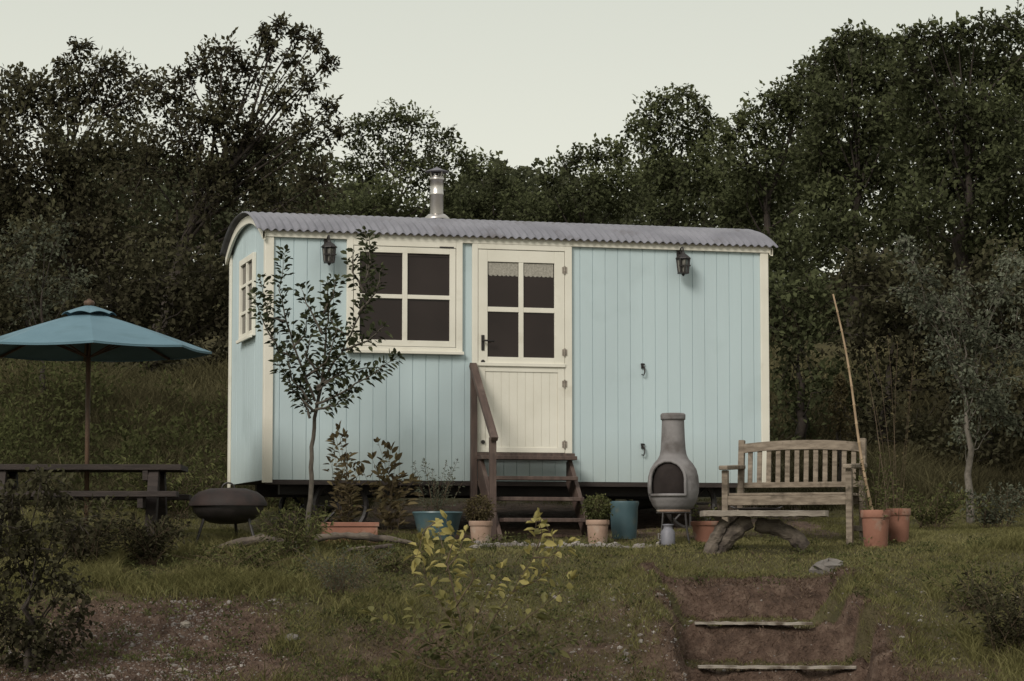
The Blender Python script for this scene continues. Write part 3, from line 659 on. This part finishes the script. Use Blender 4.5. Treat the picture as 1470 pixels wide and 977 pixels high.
# ---------------------------------------------------------------- parasol
Yu=22.6; apex=P(128,442,Yu); rimz=P(128,503,Yu).z; R_=1.09
bp_=Vector((apex.x,Yu,g1(apex.x,Yu)))
um=thing('parasol','dull teal blue canvas garden parasol standing over the picnic table','parasol',bp_)
def cone(R0,z0,z1,r_in,sag,rot=.2,na=8,nr=8,ns=6):
    mb=MB()
    for i in range(nr+1):
        q=r_in+(1-r_in)*i/nr
        for k in range(na):
            a=2*math.pi*k/na+rot; a2=2*math.pi*(k+1)/na+rot
            for j in range(ns):
                t=j/ns; x=(math.cos(a)*(1-t)+math.cos(a2)*t)*R0*q; y=(math.sin(a)*(1-t)+math.sin(a2)*t)*R0*q
                z=z1+(z0-z1)*(q**1.12)-sag*math.sin(math.pi*t)*q
                mb.v.append((x,y,z))
    m=na*ns
    for i in range(nr):
        for k in range(m):
            k2=(k+1)%m; mb.f.append((i*m+k,i*m+k2,(i+1)*m+k2,(i+1)*m+k))
    return mb
za=apex.z-bp_.z-.03; zr_=rimz-bp_.z
cpy=cone(R_,zr_,za,.05,.014).build('canopy',M['canopy'],um); cpy.modifiers.new('s','SOLIDIFY').thickness=.004
mb=MB()
for k in range(8):
    a=2*math.pi*k/8+.2; a2=a+math.pi/4
    p=Vector((math.cos(a)*R_,math.sin(a)*R_,zr_)); q=Vector((math.cos(a2)*R_,math.sin(a2)*R_,zr_))
    n=8
    for j in range(n):
        t=j/n;t2=(j+1)/n
        u=p.lerp(q,t)-Vector((0,0,.014*math.sin(math.pi*t)));v=p.lerp(q,t2)-Vector((0,0,.014*math.sin(math.pi*t2)))
        mb.add([u,v,v-Vector((0,0,.014)),u-Vector((0,0,.014))],[(0,1,2,3)])
mb.build('hem',M['canopy'],cpy)
o=cone(.24,za-.035,za+.055,.08,-.02).build('wind_vent',M['canopy'],cpy); o.modifiers.new('s','SOLIDIFY').thickness=.004
MB().lathe([(.001,-.02),(.03,-.02),(.045,0),(.05,.02),(.04,.035),(.02,.04),(.018,.05),(.001,.055)],16,(0,0,za+.06)).build('finial',M['polewood'],um,smooth=True)
MB().tube([(0,0,0),(0,0,za+.05)],.021,14).build('pole',M['polewood'],um,smooth=True)
for k in range(8):
    a=2*math.pi*k/8+.2
    rb_=MB().bar((.03*math.cos(a),.03*math.sin(a),za-.02),(R_*.99*math.cos(a),R_*.99*math.sin(a),zr_-.012),.015,.02).build('rib',M['polewood'],um)
    MB().bar((.03*math.cos(a),.03*math.sin(a),za-.40),(R_*.5*math.cos(a),R_*.5*math.sin(a),(za+zr_)/2-.02),.012,.014).build('strut',M['polewood'],rb_)
# ---------------------------------------------------------------- picnic table
q=P(105,790,22.6); zb=g1(q.x,22.6)
pt=thing('picnic_table','dark stained wooden picnic table under the teal parasol','picnic table',(q.x,22.6,zb),.04)
zt_=P(105,668,22.6).z-zb
mb=MB()
for i in range(5):
    y=-.37+.15*i
    if i==2: mb.box(-.97,-.04,y,y+.14,zt_-.05,zt_).box(.04,.97,y,y+.14,zt_-.05,zt_)
    else: mb.box(-.97,.97,y,y+.14,zt_-.05,zt_)
mb.build('tabletop',M['darkwood'],pt,bevel=.005)
for y in (-.78,.52):
    MB().box(-.97,.97,y,y+.125,.41,.46).box(-.97,.97,y+.135,y+.26,.41,.46).build('bench_seat',M['darkwood'],pt,bevel=.005)
for x in (-.66,.66):
    MB().box(x-.024,x+.024,-.76,.76,.315,.408).build('seat_support',M['darkwood'],pt,bevel=.004)
    MB().box(x-.024,x+.024,-.36,.36,zt_-.14,zt_-.052).build('top_support',M['darkwood'],pt,bevel=.004)
    for sy in (-1,1):
        MB().bar((x+.07,.62*sy,-.03),(x+.07,.25*sy,zt_-.055),.09,.15,(0,1,0)).build('leg',M['darkwood'],pt,bevel=.004)
# ---------------------------------------------------------------- barbecue
b=gp(327,22.6); bq=thing('barbecue','low dark kettle barbecue on thin legs beside the picnic table','barbecue',b)
def zq(py): return P(327,py,22.6).z-b.z
k=22.6/F
MB().lathe([(50*k,zq(723)),(51.5*k,zq(727)),(48*k,zq(736)),(40*k,zq(744)),(26*k,zq(750)),(12*k,zq(752)),(.001,zq(752))],40).build('bowl',M['iron'],bq,smooth=True)
MB().lathe([(56*k,zq(726)),(56*k,zq(722)),(51*k,zq(713)),(42*k,zq(706)),(26*k,zq(701)),(.001,zq(700))],40).build('lid',M['rust'],bq,smooth=True)
MB().tube([(.055*math.cos(w*math.pi/8),0,zq(701)+.05*math.sin(w*math.pi/8)) for w in range(9)],.008,8).build('lid_handle',M['iron'],bq)
for w in (-2.6,-.55,1.4):
    MB().tube([(.22*math.cos(w),.22*math.sin(w),zq(740)),(.32*math.cos(w),.32*math.sin(w),-.01)],.014,8).build('leg',M['iron'],bq)
# ---------------------------------------------------------------- driftwood
def logobj(label,pxs,Y,rs,m=M['log']):
    pts=[P(a,c,Y) for a,c in pxs]; base=pts[0].copy(); base.z=g1(base.x,Y)
    r=[]; pp=[]
    for i in range(len(pts)-1):
        for j in range(4):
            t=j/4; pp.append(pts[i].lerp(pts[i+1],t)+Vector((0,random.uniform(-.01,.01),random.uniform(-.006,.006)))); r.append((rs[i]*(1-t)+rs[i+1]*t)*random.uniform(.8,1.2))
    pp.append(pts[-1]); r.append(rs[-1])
    pp=[Vector((p.x,p.y,max(p.z,g1(p.x,p.y)+ra*.3))) for p,ra in zip(pp,r)]
    o=MB().tube([p-base for p in pp],r,10).build('driftwood_log',m,smooth=True); o.location=base
    return tag(o,label,'log',None)
logobj('driftwood log lying left of the sapling trunk',[(305,788),(340,779),(375,773),(405,778),(436,784)],22.3,[.02,.04,.05,.045,.02])
logobj('thin forked driftwood branch lying right of the sapling trunk',[(452,772),(490,768),(530,771),(565,774),(600,782)],22.6,[.035,.03,.04,.025,.015])
logobj('short driftwood piece resting on the ground left of the steps',[(500,790),(530,786),(566,783)],22.3,[.015,.025,.015])
# ---------------------------------------------------------------- plants
def plant(name,label,cat,polys,Y,lm,sm_,ll,lw,step,r0=.012,t0=.25,group=None,tone=None,jit=.25,cl=1):
    ps=[]
    for pl in polys:
        pts=[P(a,c,Y) for a,c in pl]; off=random.uniform(-1,1)*jit
        acc=0; out_=[]
        for i,p in enumerate(pts):
            if i: acc+=(pts[i]-pts[i-1]).length
            out_.append(p+Vector((0,off*acc,0)))
        ps.append(out_)
    base=ps[0][0].copy(); base.z=g1(base.x,base.y)
    root=thing(name,label,cat,base,0,group); mb=MB(); LP=[];LD=[]
    for j,pl in enumerate(ps):
        pts=[]
        for i in range(len(pl)-1):
            for q in range(4): 
                pts.append(pl[i].lerp(pl[i+1],q/4)+Vector((random.uniform(-1,1),random.uniform(-1,1),random.uniform(-1,1)))*r0*.35*(1 if i+q else 0))
        pts.append(pl[-1])
        if j==0: pts[0].z=min(pts[0].z,base.z-.02)
        rr=r0 if j==0 else r0*.5
        mb.tube([p-base for p in pts],[max(.0015,rr*(1-.85*i/(len(pts)-1))) for i in range(len(pts))],7)
        acc=0; tot=sum((pts[i+1]-pts[i]).length for i in range(len(pts)-1)); nxt=t0*tot if j==0 else min(t0,.15)*tot
        for i in range(len(pts)-1):
            d=pts[i+1]-pts[i]; l=d.length
            while nxt<acc+l:
                p=pts[i]+d*((nxt-acc)/l)
                for _ in range(cl):
                    v=Vector((random.gauss(0,1),random.gauss(0,1),random.gauss(0,1))); dn=d.normalized(); v=(v-dn*v.dot(dn)).normalized()
                    dd=(dn*.55+v).normalized(); tw=random.uniform(0,1.3)*ll*(.6 if cl==1 else 1)
                    LP.append(p+v*tw*.7); LD.append(dd)
                nxt+=step*random.uniform(.6,1.4)
            acc+=l
        for _ in range(3): LP.append(pts[-1]); LD.append((pts[-1]-pts[-2]).normalized()+Vector((random.gauss(0,.4),random.gauss(0,.4),random.gauss(0,.4))))
    mb.build('stem',sm_,root,smooth=True)
    n=len(LP); LPa=np.array([tuple(v) for v in LP]); LDa=np.array([tuple(v) for v in LD])
    Nn=norm(np.array([0,-.4,1.])+rng.normal(size=(n,3))*.55)
    val=rng.uniform(.1,.9,n) if tone is None else np.clip(tone(LPa)+rng.normal(0,.16,n),0,1)
    leaves('foliage',LPa,LDa,Nn,rng.uniform(.6,1.25,n)*ll,rng.uniform(.7,1.2,n)*lw,val,lm,root,tuple(base))
    return root
plant('apple_sapling','slender dark leaved sapling growing in front of the left half of the hut','tree',[
 [(440,772),(446,700),(446,640),(451,585),(460,530),(463,480),(466,430),(464,392)],
 [(452,575),(430,520),(408,460),(396,410),(404,350)],
 [(455,560),(488,505),(515,450),(526,400),(520,322)],
 [(452,580),(492,562),(530,540),(572,510)],
 [(428,515),(402,505),(380,465),(368,425)],
 [(463,480),(442,440),(430,410)],
 [(450,590),(422,560),(398,520)],
 [(452,588),(480,582),(508,562)],
 [(490,503),(530,490),(552,470)],
 [(515,450),(540,420),(548,385)],[(524,420),(505,390),(506,360)],[(526,400),(532,370),(530,340)],
 [(440,540),(470,520),(486,470)],[(408,460),(385,455),(374,400)],
 [(465,450),(478,425),(482,400)],[(445,600),(436,575),(430,545)],[(455,555),(500,530),(545,525)],
 [(420,500),(438,480),(440,450)],[(458,540),(440,510),(450,480)],[(500,480),(478,470),(470,440)],[(455,560),(475,545),(500,520)],[(448,580),(420,545),(412,500)]],
 22.7,LM['apple'],M['sapbark'],.068,.038,.0155,.026,.55,jit=.35,cl=2)
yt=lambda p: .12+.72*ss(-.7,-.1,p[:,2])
yp=[[(672,985),(668,930),(655,870),(640,810),(625,750)],
 [(668,930),(640,880),(610,830),(602,775)],[(672,960),(630,930),(580,905),(532,880)],
 [(676,960),(700,900),(735,850),(765,800),(770,748)],[(735,850),(775,830),(800,790),(786,755)],
 [(690,930),(740,900),(790,860),(818,832)],[(655,870),(680,830),(668,790),(650,765)],
 [(680,960),(720,940),(770,930),(800,935)],[(668,960),(620,960),(590,945),(575,950)],
 [(676,970),(680,900),(700,850),(720,815)],[(640,820),(660,790),(668,762)],
 [(672,980),(650,940),(610,900),(590,870)],
 [(765,800),(790,800),(815,780)],[(625,750),(610,760),(598,800)],[(690,940),(655,900),(640,860)],
 [(640,810),(650,780),(640,745)],[(770,790),(778,765),(772,742)]]
plant('yellow_leaved_shrub','loose airy young shrub with yellow green leaves in the centre foreground','shrub',yp,18.3,LM['yellow'],M['twig'],.088,.046,.029,.012,.3,tone=yt,jit=.45,cl=1)
def upright(name,label,cat,px,Y,h,n,spread,lm,ll,lw,step,sm_=None,group=None,tone=None,cl=1,r0=.006,t0=.2):
    b0=gp(px,Y); polys=[]
    for i in range(n):
        bx=px+random.uniform(-1,1)*spread*.35; tx=bx+random.uniform(-1,1)*spread; hh=h*random.uniform(.55,1)
        by=HOR-b0.z/Y*F
        ty=by-hh/Y*F
        polys.append([(bx,by),(bx+(tx-bx)*.25,by+(ty-by)*.4),(bx+(tx-bx)*.6,by+(ty-by)*.75),(tx,ty)])
    return plant(name,label,cat,polys,Y,lm,sm_ or M['twig'],ll,lw,step,r0,t0,group,tone=tone,jit=.5,cl=cl)
upright('weed_clump','low dull green weeds at the foot of the yellow leaved shrub','weeds',690,18.0,.42,20,120,LM['mid'],.045,.018,.034)
upright('withered_plant','tall withered leafy plant standing in the orange trough','plant',497,23.35,1.0,11,22,LM['brown'],.095,.035,.03)
upright('withered_plant','bushier browning plant between trough and teal bowl planter','plant',560,23.5,.88,12,34,LM['brown'],.10,.04,.03)
upright('herb_plant','wispy grey green herb growing in the teal bowl planter','plant',628,23.45,.78,18,32,LM['grey'],.035,.010,.012)
upright('small_plant','short green plant in the low terracotta bowl','plant',1014,23.45,.34,12,22,LM['mid'],.04,.02,.015)
upright('twiggy_plant','thin reddish sparse stems rising from the smaller pot by the bench','plant',1285,23.25,2.0,7,26,LM['conifer'],.035,.014,.06)
upright('leafy_plant','wispy yellowish plant in the cane pot beside the bench','plant',1257,22.9,.85,15,24,LM['mid'],.045,.016,.016)
upright('weed_clump','tall green weeds at the foot of the sapling','weeds',420,21.9,.44,38,48,LM['mid'],.06,.014,.016)
upright('weed_clump','weeds in front of the driftwood at left','weeds',345,21.5,.26,36,80,LM['mid'],.05,.014,.016)
upright('weed_clump','weeds between the sapling and the yellow leaved shrub','weeds',560,21.3,.22,26,60,LM['mid'],.045,.014,.016)
upright('lavender_plant','grey lavender clump on the rough lawn edge at lower left','lavender',492,20.3,.38,44,60,LM['grey'],.03,.007,.012)
upright('weed_clump','dark leafy weeds at the bottom right corner','weeds',1450,18.6,.62,40,75,LM['warm'],.06,.018,.016)
upright('fern_clump','feathery weeds beside the earth steps on the right edge','weeds',1400,19.9,.40,36,70,LM['mid'],.05,.012,.014)
upright('weed_clump','green weeds growing under the hut near its left corner','weeds',455,23.9,.3,16,40,LM['mid'],.05,.02,.02)
upright('weed_clump','scrubby weeds behind the potted plants right of the bench','weeds',1340,24.8,.40,34,60,LM['mid'],.05,.02,.016)
upright('weed_clump','pale scrubby weeds at far right by the small grey tree','weeds',1430,25.3,.45,34,60,LM['grey'],.05,.02,.016)
upright('weed_clump','dark weeds crowding the ground beside the picnic table legs','weeds',205,21.7,.42,54,62,LM['warm'],.055,.018,.014)
upright('nettle_clump','dark leafy weeds rising in front of the left end of the picnic table','weeds',120,21.3,.62,44,60,LM['warm'],.06,.022,.016)
upright('weed_clump','tall weeds on the bank between the parasol pole and the hut','weeds',240,26.5,.7,50,90,LM['mid'],.07,.02,.02)
# cane
a=P(1196,422,23.2); b_=P(1256,745,22.9)
cane=MB(); pts=[a.lerp(b_,i/12) for i in range(13)]; pts=[p+Vector((.02*math.sin(i*.5),0,0)) for i,p in enumerate(pts)]
vs=[];rs=[]
for i,p in enumerate(pts):
    vs+=[p-b_]; rs+=[.008+.0006*i]
    if i<12: vs+=[pts[i].lerp(pts[i+1],.9)-b_]; rs+=[.008+.0006*i]; vs+=[pts[i].lerp(pts[i+1],.94)-b_]; rs+=[.013+.0006*i]
o=cane.tube(vs,rs,8).build('bamboo_cane',M['bamboo'],smooth=True); o.location=b_; tag(o,'long leaning bamboo cane stuck in the large terracotta pot','cane')
# ---------------------------------------------------------------- trees
def tree(name,label,cat,tb,Y,lobes,lm,ll=.10,dens=26,tr=.14,group=None,tw=36,dy=1.0,bark=None,reach=(.5,1.25),base_tone=.0,limb=.13):
    bark=bark or M['bark']
    bx=P(tb,700,Y).x; bz=g1(bx,Y); base=Vector((bx,Y,bz)); root=thing(name,label,cat,base,0,group)
    LB=[]
    for (px,py,r) in lobes:
        rm=r*Y/F; c=P(px,py,Y+random.uniform(-1,1)*rm*dy); LB.append((c,rm))
    zt=max(c.z for c,r in LB); cxm=sum(c.x for c,r in LB)/len(LB)
    tk=[base-Vector((0,0,.2))]; nT=8; tf=.68
    for i in range(1,nT+1):
        t=i/nT; tk.append(Vector((bx+(cxm-bx)*t*t+random.uniform(-1,1)*.12*tr*8*t,Y+random.uniform(-.2,.2),bz+(zt-bz)*tf*t)))
    mb=MB().tube(tk,[tr*(1-.9*(i/nT)) for i in range(nT+1)],9)
    lim=MB(); PP=[];DD=[];VV=[]
    for c,rm in LB:
        lt=random.uniform(-.17,.17)
        zs=bz+(c.z-bz)*random.uniform(.45,.72); f=min(.98,max(.05,(zs-bz)/((zt-bz)*tf))); i=int(f*nT); p=tk[i].lerp(tk[min(i+1,nT)],f*nT-i)
        mid=p.lerp(c,.5)+Vector((random.uniform(-.4,.4),random.uniform(-.3,.3),random.uniform(-.2,.3)))*rm
        r0=tr*limb
        lim.tube([p,p.lerp(mid,.5)+Vector((0,0,-.05)),mid,mid.lerp(c,.5)+Vector((random.uniform(-.15,.15)*rm,0,0)),c],[r0,r0*.8,r0*.6,r0*.42,r0*.25],6)
        nl=int(dens*(rm/ll)**2); per=max(4,nl//tw)
        for k in range(tw):
            d=Vector((random.gauss(0,1),random.gauss(0,1),random.gauss(.1,1))).normalized()
            e=c+d*rm*random.uniform(*reach)
            st_=c+d*rm*.1
            if k%2==0: lim.tube([c,c.lerp(e,.5)+Vector((0,0,.04)),e],[r0*.3,r0*.18,.004],4)
            t=np.random.default_rng(random.randrange(10**6)); tt=t.random(per)**.7*.9+.12
            s=np.array(st_)[None]+(np.array(e)-np.array(st_))[None]*tt[:,None]
            s=s+t.normal(size=(per,3))*(rm*.18*(1.3-.85*tt))[:,None]
            PP.append(s); DD.append(norm(np.array(d)[None]*.5+t.normal(size=(per,3))*.7))
            tone=lt+random.uniform(-.15,.15)+.2*d.z  # upward twigs get lighter leaves: lit lobe tops put into the colour
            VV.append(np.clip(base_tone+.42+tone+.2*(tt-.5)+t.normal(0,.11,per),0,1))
    mb.build('trunk',bark,root,smooth=True,shift=tuple(base))
    lim.build('limbs',bark,root,smooth=True,shift=tuple(base))
    PP=np.concatenate(PP);DD=np.concatenate(DD);VV=np.concatenate(VV);n=len(PP)
    Nn=norm(np.array([0,-.3,1.])+rng.normal(size=(n,3))*.6)
    f=leaves4 if Y>28 else leaves
    f('crown',PP,DD,Nn,rng.uniform(.6,1.25,n)*ll,rng.uniform(.7,1.2,n)*ll*.6,VV,lm,root,tuple(base))
    return n
GT='trees behind the hut'
tot=0
tot+=tree('broadleaf_tree','big dark tree filling the upper left corner','tree',95,42,[(5,170,60),(20,115,26),(50,130,34),(75,150,55),(95,95,22),(115,70,20),(120,130,45),(165,95,26),(145,100,26),(170,150,45),(200,120,26),(20,240,80),(100,230,80),(175,230,60),(30,340,90),(130,330,90),(-60,200,90),(-60,330,100)],LM['warm'],tr=.2,group=GT)
tot+=tree('broadleaf_tree','tall open branched tree left of the hut with sky showing through','tree',225,38,[(225,130,30),(250,140,34),(270,110,26),(295,90,26),(320,80,28),(350,100,35),(385,75,24),(402,35,13),(378,50,16),(425,50,18),(450,60,18),(470,90,16),(420,90,22),(440,120,28),(470,155,20),(400,140,36),(320,140,44),(345,190,45),(260,200,55),(290,170,40),(380,220,50),(436,195,36),(480,190,18),(210,240,55),(300,270,60),(400,290,60),(460,260,40),(230,340,60),(340,250,50)],LM['warm'],ll=.09,tr=.15,group=GT,reach=(.5,1.4),dens=24,limb=.2)
tot+=tree('broadleaf_tree','rounded tree directly behind the left end of the hut roof','tree',560,50,[(515,190,26),(540,175,26),(568,170,26),(600,180,28),(635,200,26),(520,240,40),(570,230,45),(620,245,45),(540,300,60),(620,310,60),(665,230,22),(500,320,60)],LM['green'],ll=.10,group=GT,base_tone=.05,reach=(.5,1.35))
tot+=tree('broadleaf_tree','lower tree behind the chimney where the skyline dips','tree',700,54,[(685,240,26),(712,258,22),(738,275,20),(700,300,40),(750,305,34),(660,300,45),(772,288,20)],LM['green'],ll=.105,group=GT,dens=30)
tot+=tree('broadleaf_tree','tree behind the middle of the roof right of the skyline dip','tree',840,50,[(790,258,24),(812,238,24),(835,225,22),(860,222,24),(888,220,28),(795,310,45),(850,280,50),(900,270,50),(830,350,60)],LM['green'],ll=.10,group=GT,base_tone=.04,dens=30)
tot+=tree('broadleaf_tree','domed tree whose narrow top rises above the roof right of centre','tree',965,47,[(915,190,26),(935,160,24),(955,142,20),(980,136,20),(1003,152,20),(1018,175,22),(940,200,34),(965,180,36),(1005,200,38),(940,255,50),(1000,245,50),(960,320,60),(1040,280,50)],LM['green'],ll=.10,group=GT,base_tone=.06,dens=28)
tot+=tree('broadleaf_tree','feathery tree behind the right end of the roof','tree',1100,44,[(1035,205,28),(1058,188,28),(1082,170,28),(1106,150,26),(1130,130,26),(1152,110,24),(1172,90,22),(1070,235,45),(1105,210,45),(1145,170,45),(1165,140,36),(1100,290,60),(1170,250,60),(1130,370,60),(1060,310,50)],LM['green'],ll=.10,group=GT,base_tone=.12,dens=28)
tot+=tree('broadleaf_tree','tall tree with peaked top at right of the photo','tree',1230,41,[(1192,70,22),(1215,55,20),(1238,52,20),(1260,65,24),(1282,75,24),(1205,100,36),(1245,105,40),(1280,115,36),(1205,160,50),(1260,170,55),(1220,240,60),(1270,250,60),(1180,220,50),(1200,340,70),(1270,320,65),(1190,290,50)],LM['green'],ll=.10,tr=.16,group=GT,dens=30,base_tone=.04)
tot+=tree('broadleaf_tree','large dense dark tree filling the upper right corner','tree',1380,39,[(1300,60,24),(1322,52,24),(1348,50,26),(1375,48,26),(1402,42,26),(1430,40,28),(1460,38,30),(1490,50,34),(1310,100,42),(1350,95,42),(1395,90,42),(1440,90,45),(1475,110,50),(1320,160,55),(1380,160,60),(1440,170,60),(1330,230,65),(1400,250,70),(1470,240,75),(1330,320,70),(1420,340,75),(1500,340,90)],LM['green'],ll=.10,tr=.18,group=GT,base_tone=-.08,dens=28)
GB='dark bushes under the trees'
tot+=tree('hedge_bush','dark bush at far left behind the parasol','bush',40,36,[(-20,430,80),(50,420,70),(10,500,60),(90,470,60),(60,350,60)],LM['warm'],group=GB,dens=20,tr=.08)
tot+=tree('hedge_bush','dark bush between parasol and hut','bush',210,36,[(160,430,70),(230,400,70),(300,390,65),(270,470,60),(190,490,55),(330,450,60),(320,520,40),(120,520,40),(220,530,36)],LM['warm'],group=GB,dens=20,tr=.08)
tot+=tree('hedge_bush','dark bush touching the right end of the hut','bush',1150,31,[(1120,430,55),(1150,500,60),(1130,580,55),(1180,440,55),(1160,650,50),(1200,560,55),(1110,650,40)],LM['green'],ll=.09,group=GB,dens=20,tr=.08,base_tone=-.05)
tot+=tree('hedge_bush','dark bush behind the bamboo cane','bush',1270,30.5,[(1240,480,60),(1290,420,60),(1260,570,60),(1310,520,60),(1240,650,50),(1310,640,55),(1250,390,50),(1320,460,50)],LM['warm'],ll=.09,group=GB,dens=20,tr=.08,base_tone=.08)
tot+=tree('hedge_bush','dark bush at the right edge of the photo','bush',1420,30,[(1370,440,65),(1430,400,70),(1480,470,70),(1380,550,65),(1450,570,70),(1370,650,55),(1440,660,60),(1510,600,70),(1420,480,60),(1340,490,50)],LM['warm'],ll=.09,group=GB,dens=20,tr=.08,base_tone=.05)
tot+=tree('small_tree','slim silvery green tree at right in front of the bushes','tree',1392,26,[(1320,400,30),(1350,450,40),(1400,470,45),(1440,420,40),(1455,500,40),(1410,560,45),(1360,520,35),(1308,362,18),(1450,375,20),(1330,440,25),(1440,600,30),(1390,620,25),(1300,420,14),(1380,410,22),(1300,350,12)],LM['grey'],ll=.05,dens=14,tr=.045,bark=M['palebark'],tw=24,reach=(.6,1.5),limb=.14,base_tone=.15)
tot+=tree('small_tree','pale leaved small tree at far left under the big tree','tree',60,33,[(30,390,30),(70,350,30),(100,400,35),(60,440,40),(20,350,25),(90,330,18)],LM['grey'],ll=.06,dens=10,tr=.05,tw=18,reach=(.6,1.5),base_tone=-.2,limb=.14)
tot+=tree('small_conifer','small brownish conifer behind the bench','conifer',1207,27.5,[(1207,545,7),(1207,560,10),(1205,580,17),(1208,605,24),(1206,635,28),(1208,665,30)],LM['conifer'],ll=.05,dens=16,tr=.04,reach=(.5,1.2))
tot+=tree('garden_shrub','leafy shrub in the bottom left corner, leaves coloured dark to dim it','shrub',40,18.3,[(20,720,38),(60,690,30),(85,715,30),(110,760,26),(25,800,48),(75,830,45),(15,890,60),(70,920,50),(110,900,30),(-30,760,60),(60,770,40),(100,850,30),(40,950,50)],LM['warm'],ll=.055,dens=15,tr=.03,tw=26,base_tone=-.05,reach=(.5,1.4),limb=.3)  # dark leaf colour stands in for the vignette at this corner
# undergrowth on left bank
x=rng.uniform(-9,-2.0,60000); y=rng.uniform(26.8,33.6,60000); pat=vnoise(x*.9,y*.9,51)*.55+vnoise(x*2.3,y*2.3,52)*.45
k=(rng.random(len(x))<ss(.45,.65,pat)*(1-ss(31.5,33.5,y)*.6)); x,y,pat=x[k],y[k],pat[k]
n=len(x); z=gz(x,y)+rng.uniform(0,1,n)**1.3*(.05+.7*ss(.45,.8,pat))
tag(leaves4('bank_undergrowth',np.stack([x,y,z],1),norm(rng.normal(size=(n,3))+np.array([0,0,.5])),norm(rng.normal(size=(n,3))*.5+np.array([0,-.3,1])),rng.uniform(.05,.10,n),rng.uniform(.02,.045,n),np.clip(.05+.5*pat*rng.random(n),0,1),LM['mid']),'low brambles and weeds over the bank at left','undergrowth',kind='stuff')
# understorey between the trunks, kept low so the separate crowns show above it
n=50000; x=rng.uniform(-13,13,n); y=rng.uniform(43,46,n); z=gz(x,y)-.2+rng.random(n)*(.9+.9*vnoise(x*.7,y*0,71)+.8*ss(6,8,np.abs(x)))
tag(leaves4('understorey',np.stack([x,y,z],1),norm(rng.normal(size=(n,3))),norm(rng.normal(size=(n,3))*.6+np.array([0,-.4,1])),rng.uniform(.10,.2,n),rng.uniform(.06,.12,n),np.clip(vnoise(x*1.5,z*1.5,73)*.7+rng.normal(0,.12,n),0,1),LM['warm']),'shadowy understorey growth filling the gaps between the tree trunks','undergrowth',kind='stuff')
# far woodland mass
n=170000; x=rng.uniform(-24,24,n); y=rng.uniform(60,70,n)
topz_=(8.3+1.6*vnoise(x*.35,y*0+2,61)+1.3*vnoise(x*1.1,y*.0,62)+.7*vnoise(x*3,y*0,64)+3.9*ss(5.5,9.5,x)+.8*ss(3,5,-x))*(y/65)*.92
z0_=gz(x,y)-.8; z=z0_+(topz_-z0_)*rng.random(n)**.8; z+= (vnoise(x*1.2,z*1.2,63)-.5)*1.2
tag(leaves4('far_woodland',np.stack([x,y,z],1),norm(rng.normal(size=(n,3))),norm(rng.normal(size=(n,3))*.6+np.array([0,-.4,1])),rng.uniform(.12,.24,n),rng.uniform(.08,.16,n),np.clip(vnoise(x*1.2,z*1.2,63)*.8+rng.normal(0,.12,n),0,1),LM['far']),'distant mass of woodland behind the nearer trees','woodland',kind='stuff')
# ---------------------------------------------------------------- light, sky, camera
sdir=Vector((-.45,-.80,.62)).normalized()
w=bpy.data.worlds.new('World'); scene.world=w; w.use_nodes=True; nt=w.node_tree; nt.nodes.clear()
N=nt.nodes; Lk=nt.links
out=N.new('ShaderNodeOutputWorld'); bg=N.new('ShaderNodeBackground'); bg.inputs['Strength'].default_value=.1
sk=N.new('ShaderNodeTexSky'); sk.sky_type='NISHITA'; sk.sun_disc=False; sk.sun_elevation=math.asin(sdir.z); sk.sun_rotation=math.atan2(sdir.x,sdir.y)
tc=N.new('ShaderNodeTexCoord'); sp=N.new('ShaderNodeSeparateXYZ'); Lk.new(tc.outputs['Generated'],sp.inputs[0])
r=ramp(nt,[(0,(.90,.87,.74)),(.14,(.81,.81,.70)),(.22,(.70,.715,.625)),(1,(.87,.85,.83))]); Lk.new(sp.outputs[2],r.inputs[0])
vm=N.new('ShaderNodeVectorMath'); vm.operation='SCALE'; vm.inputs['Scale'].default_value=10; Lk.new(r.outputs[0],vm.inputs[0])
mx=N.new('ShaderNodeMixRGB'); mx.inputs[0].default_value=.95; Lk.new(sk.outputs[0],mx.inputs[1]); Lk.new(vm.outputs[0],mx.inputs[2])
Lk.new(mx.outputs[0],bg.inputs[0]); Lk.new(bg.outputs[0],out.inputs[0])
sl=bpy.data.lights.new('sun','SUN'); sl.energy=2.5; sl.angle=math.radians(20); sl.color=(1,.93,.85)
so=bpy.data.objects.new('sun',sl); col.objects.link(so); so.rotation_mode='QUATERNION'; so.rotation_quaternion=sdir.to_track_quat('Z','Y')
cam=bpy.data.cameras.new('camera'); co=bpy.data.objects.new('camera',cam); col.objects.link(co)
cam.sensor_width=36; cam.lens=36*F/1470; cam.clip_end=2000; co.location=(0,0,0); co.rotation_euler=(math.pi/2+A,0,0)
scene.camera=co
scene.view_settings.view_transform='Standard'; scene.view_settings.look='None'; scene.view_settings.exposure=0
print('leaves',tot)
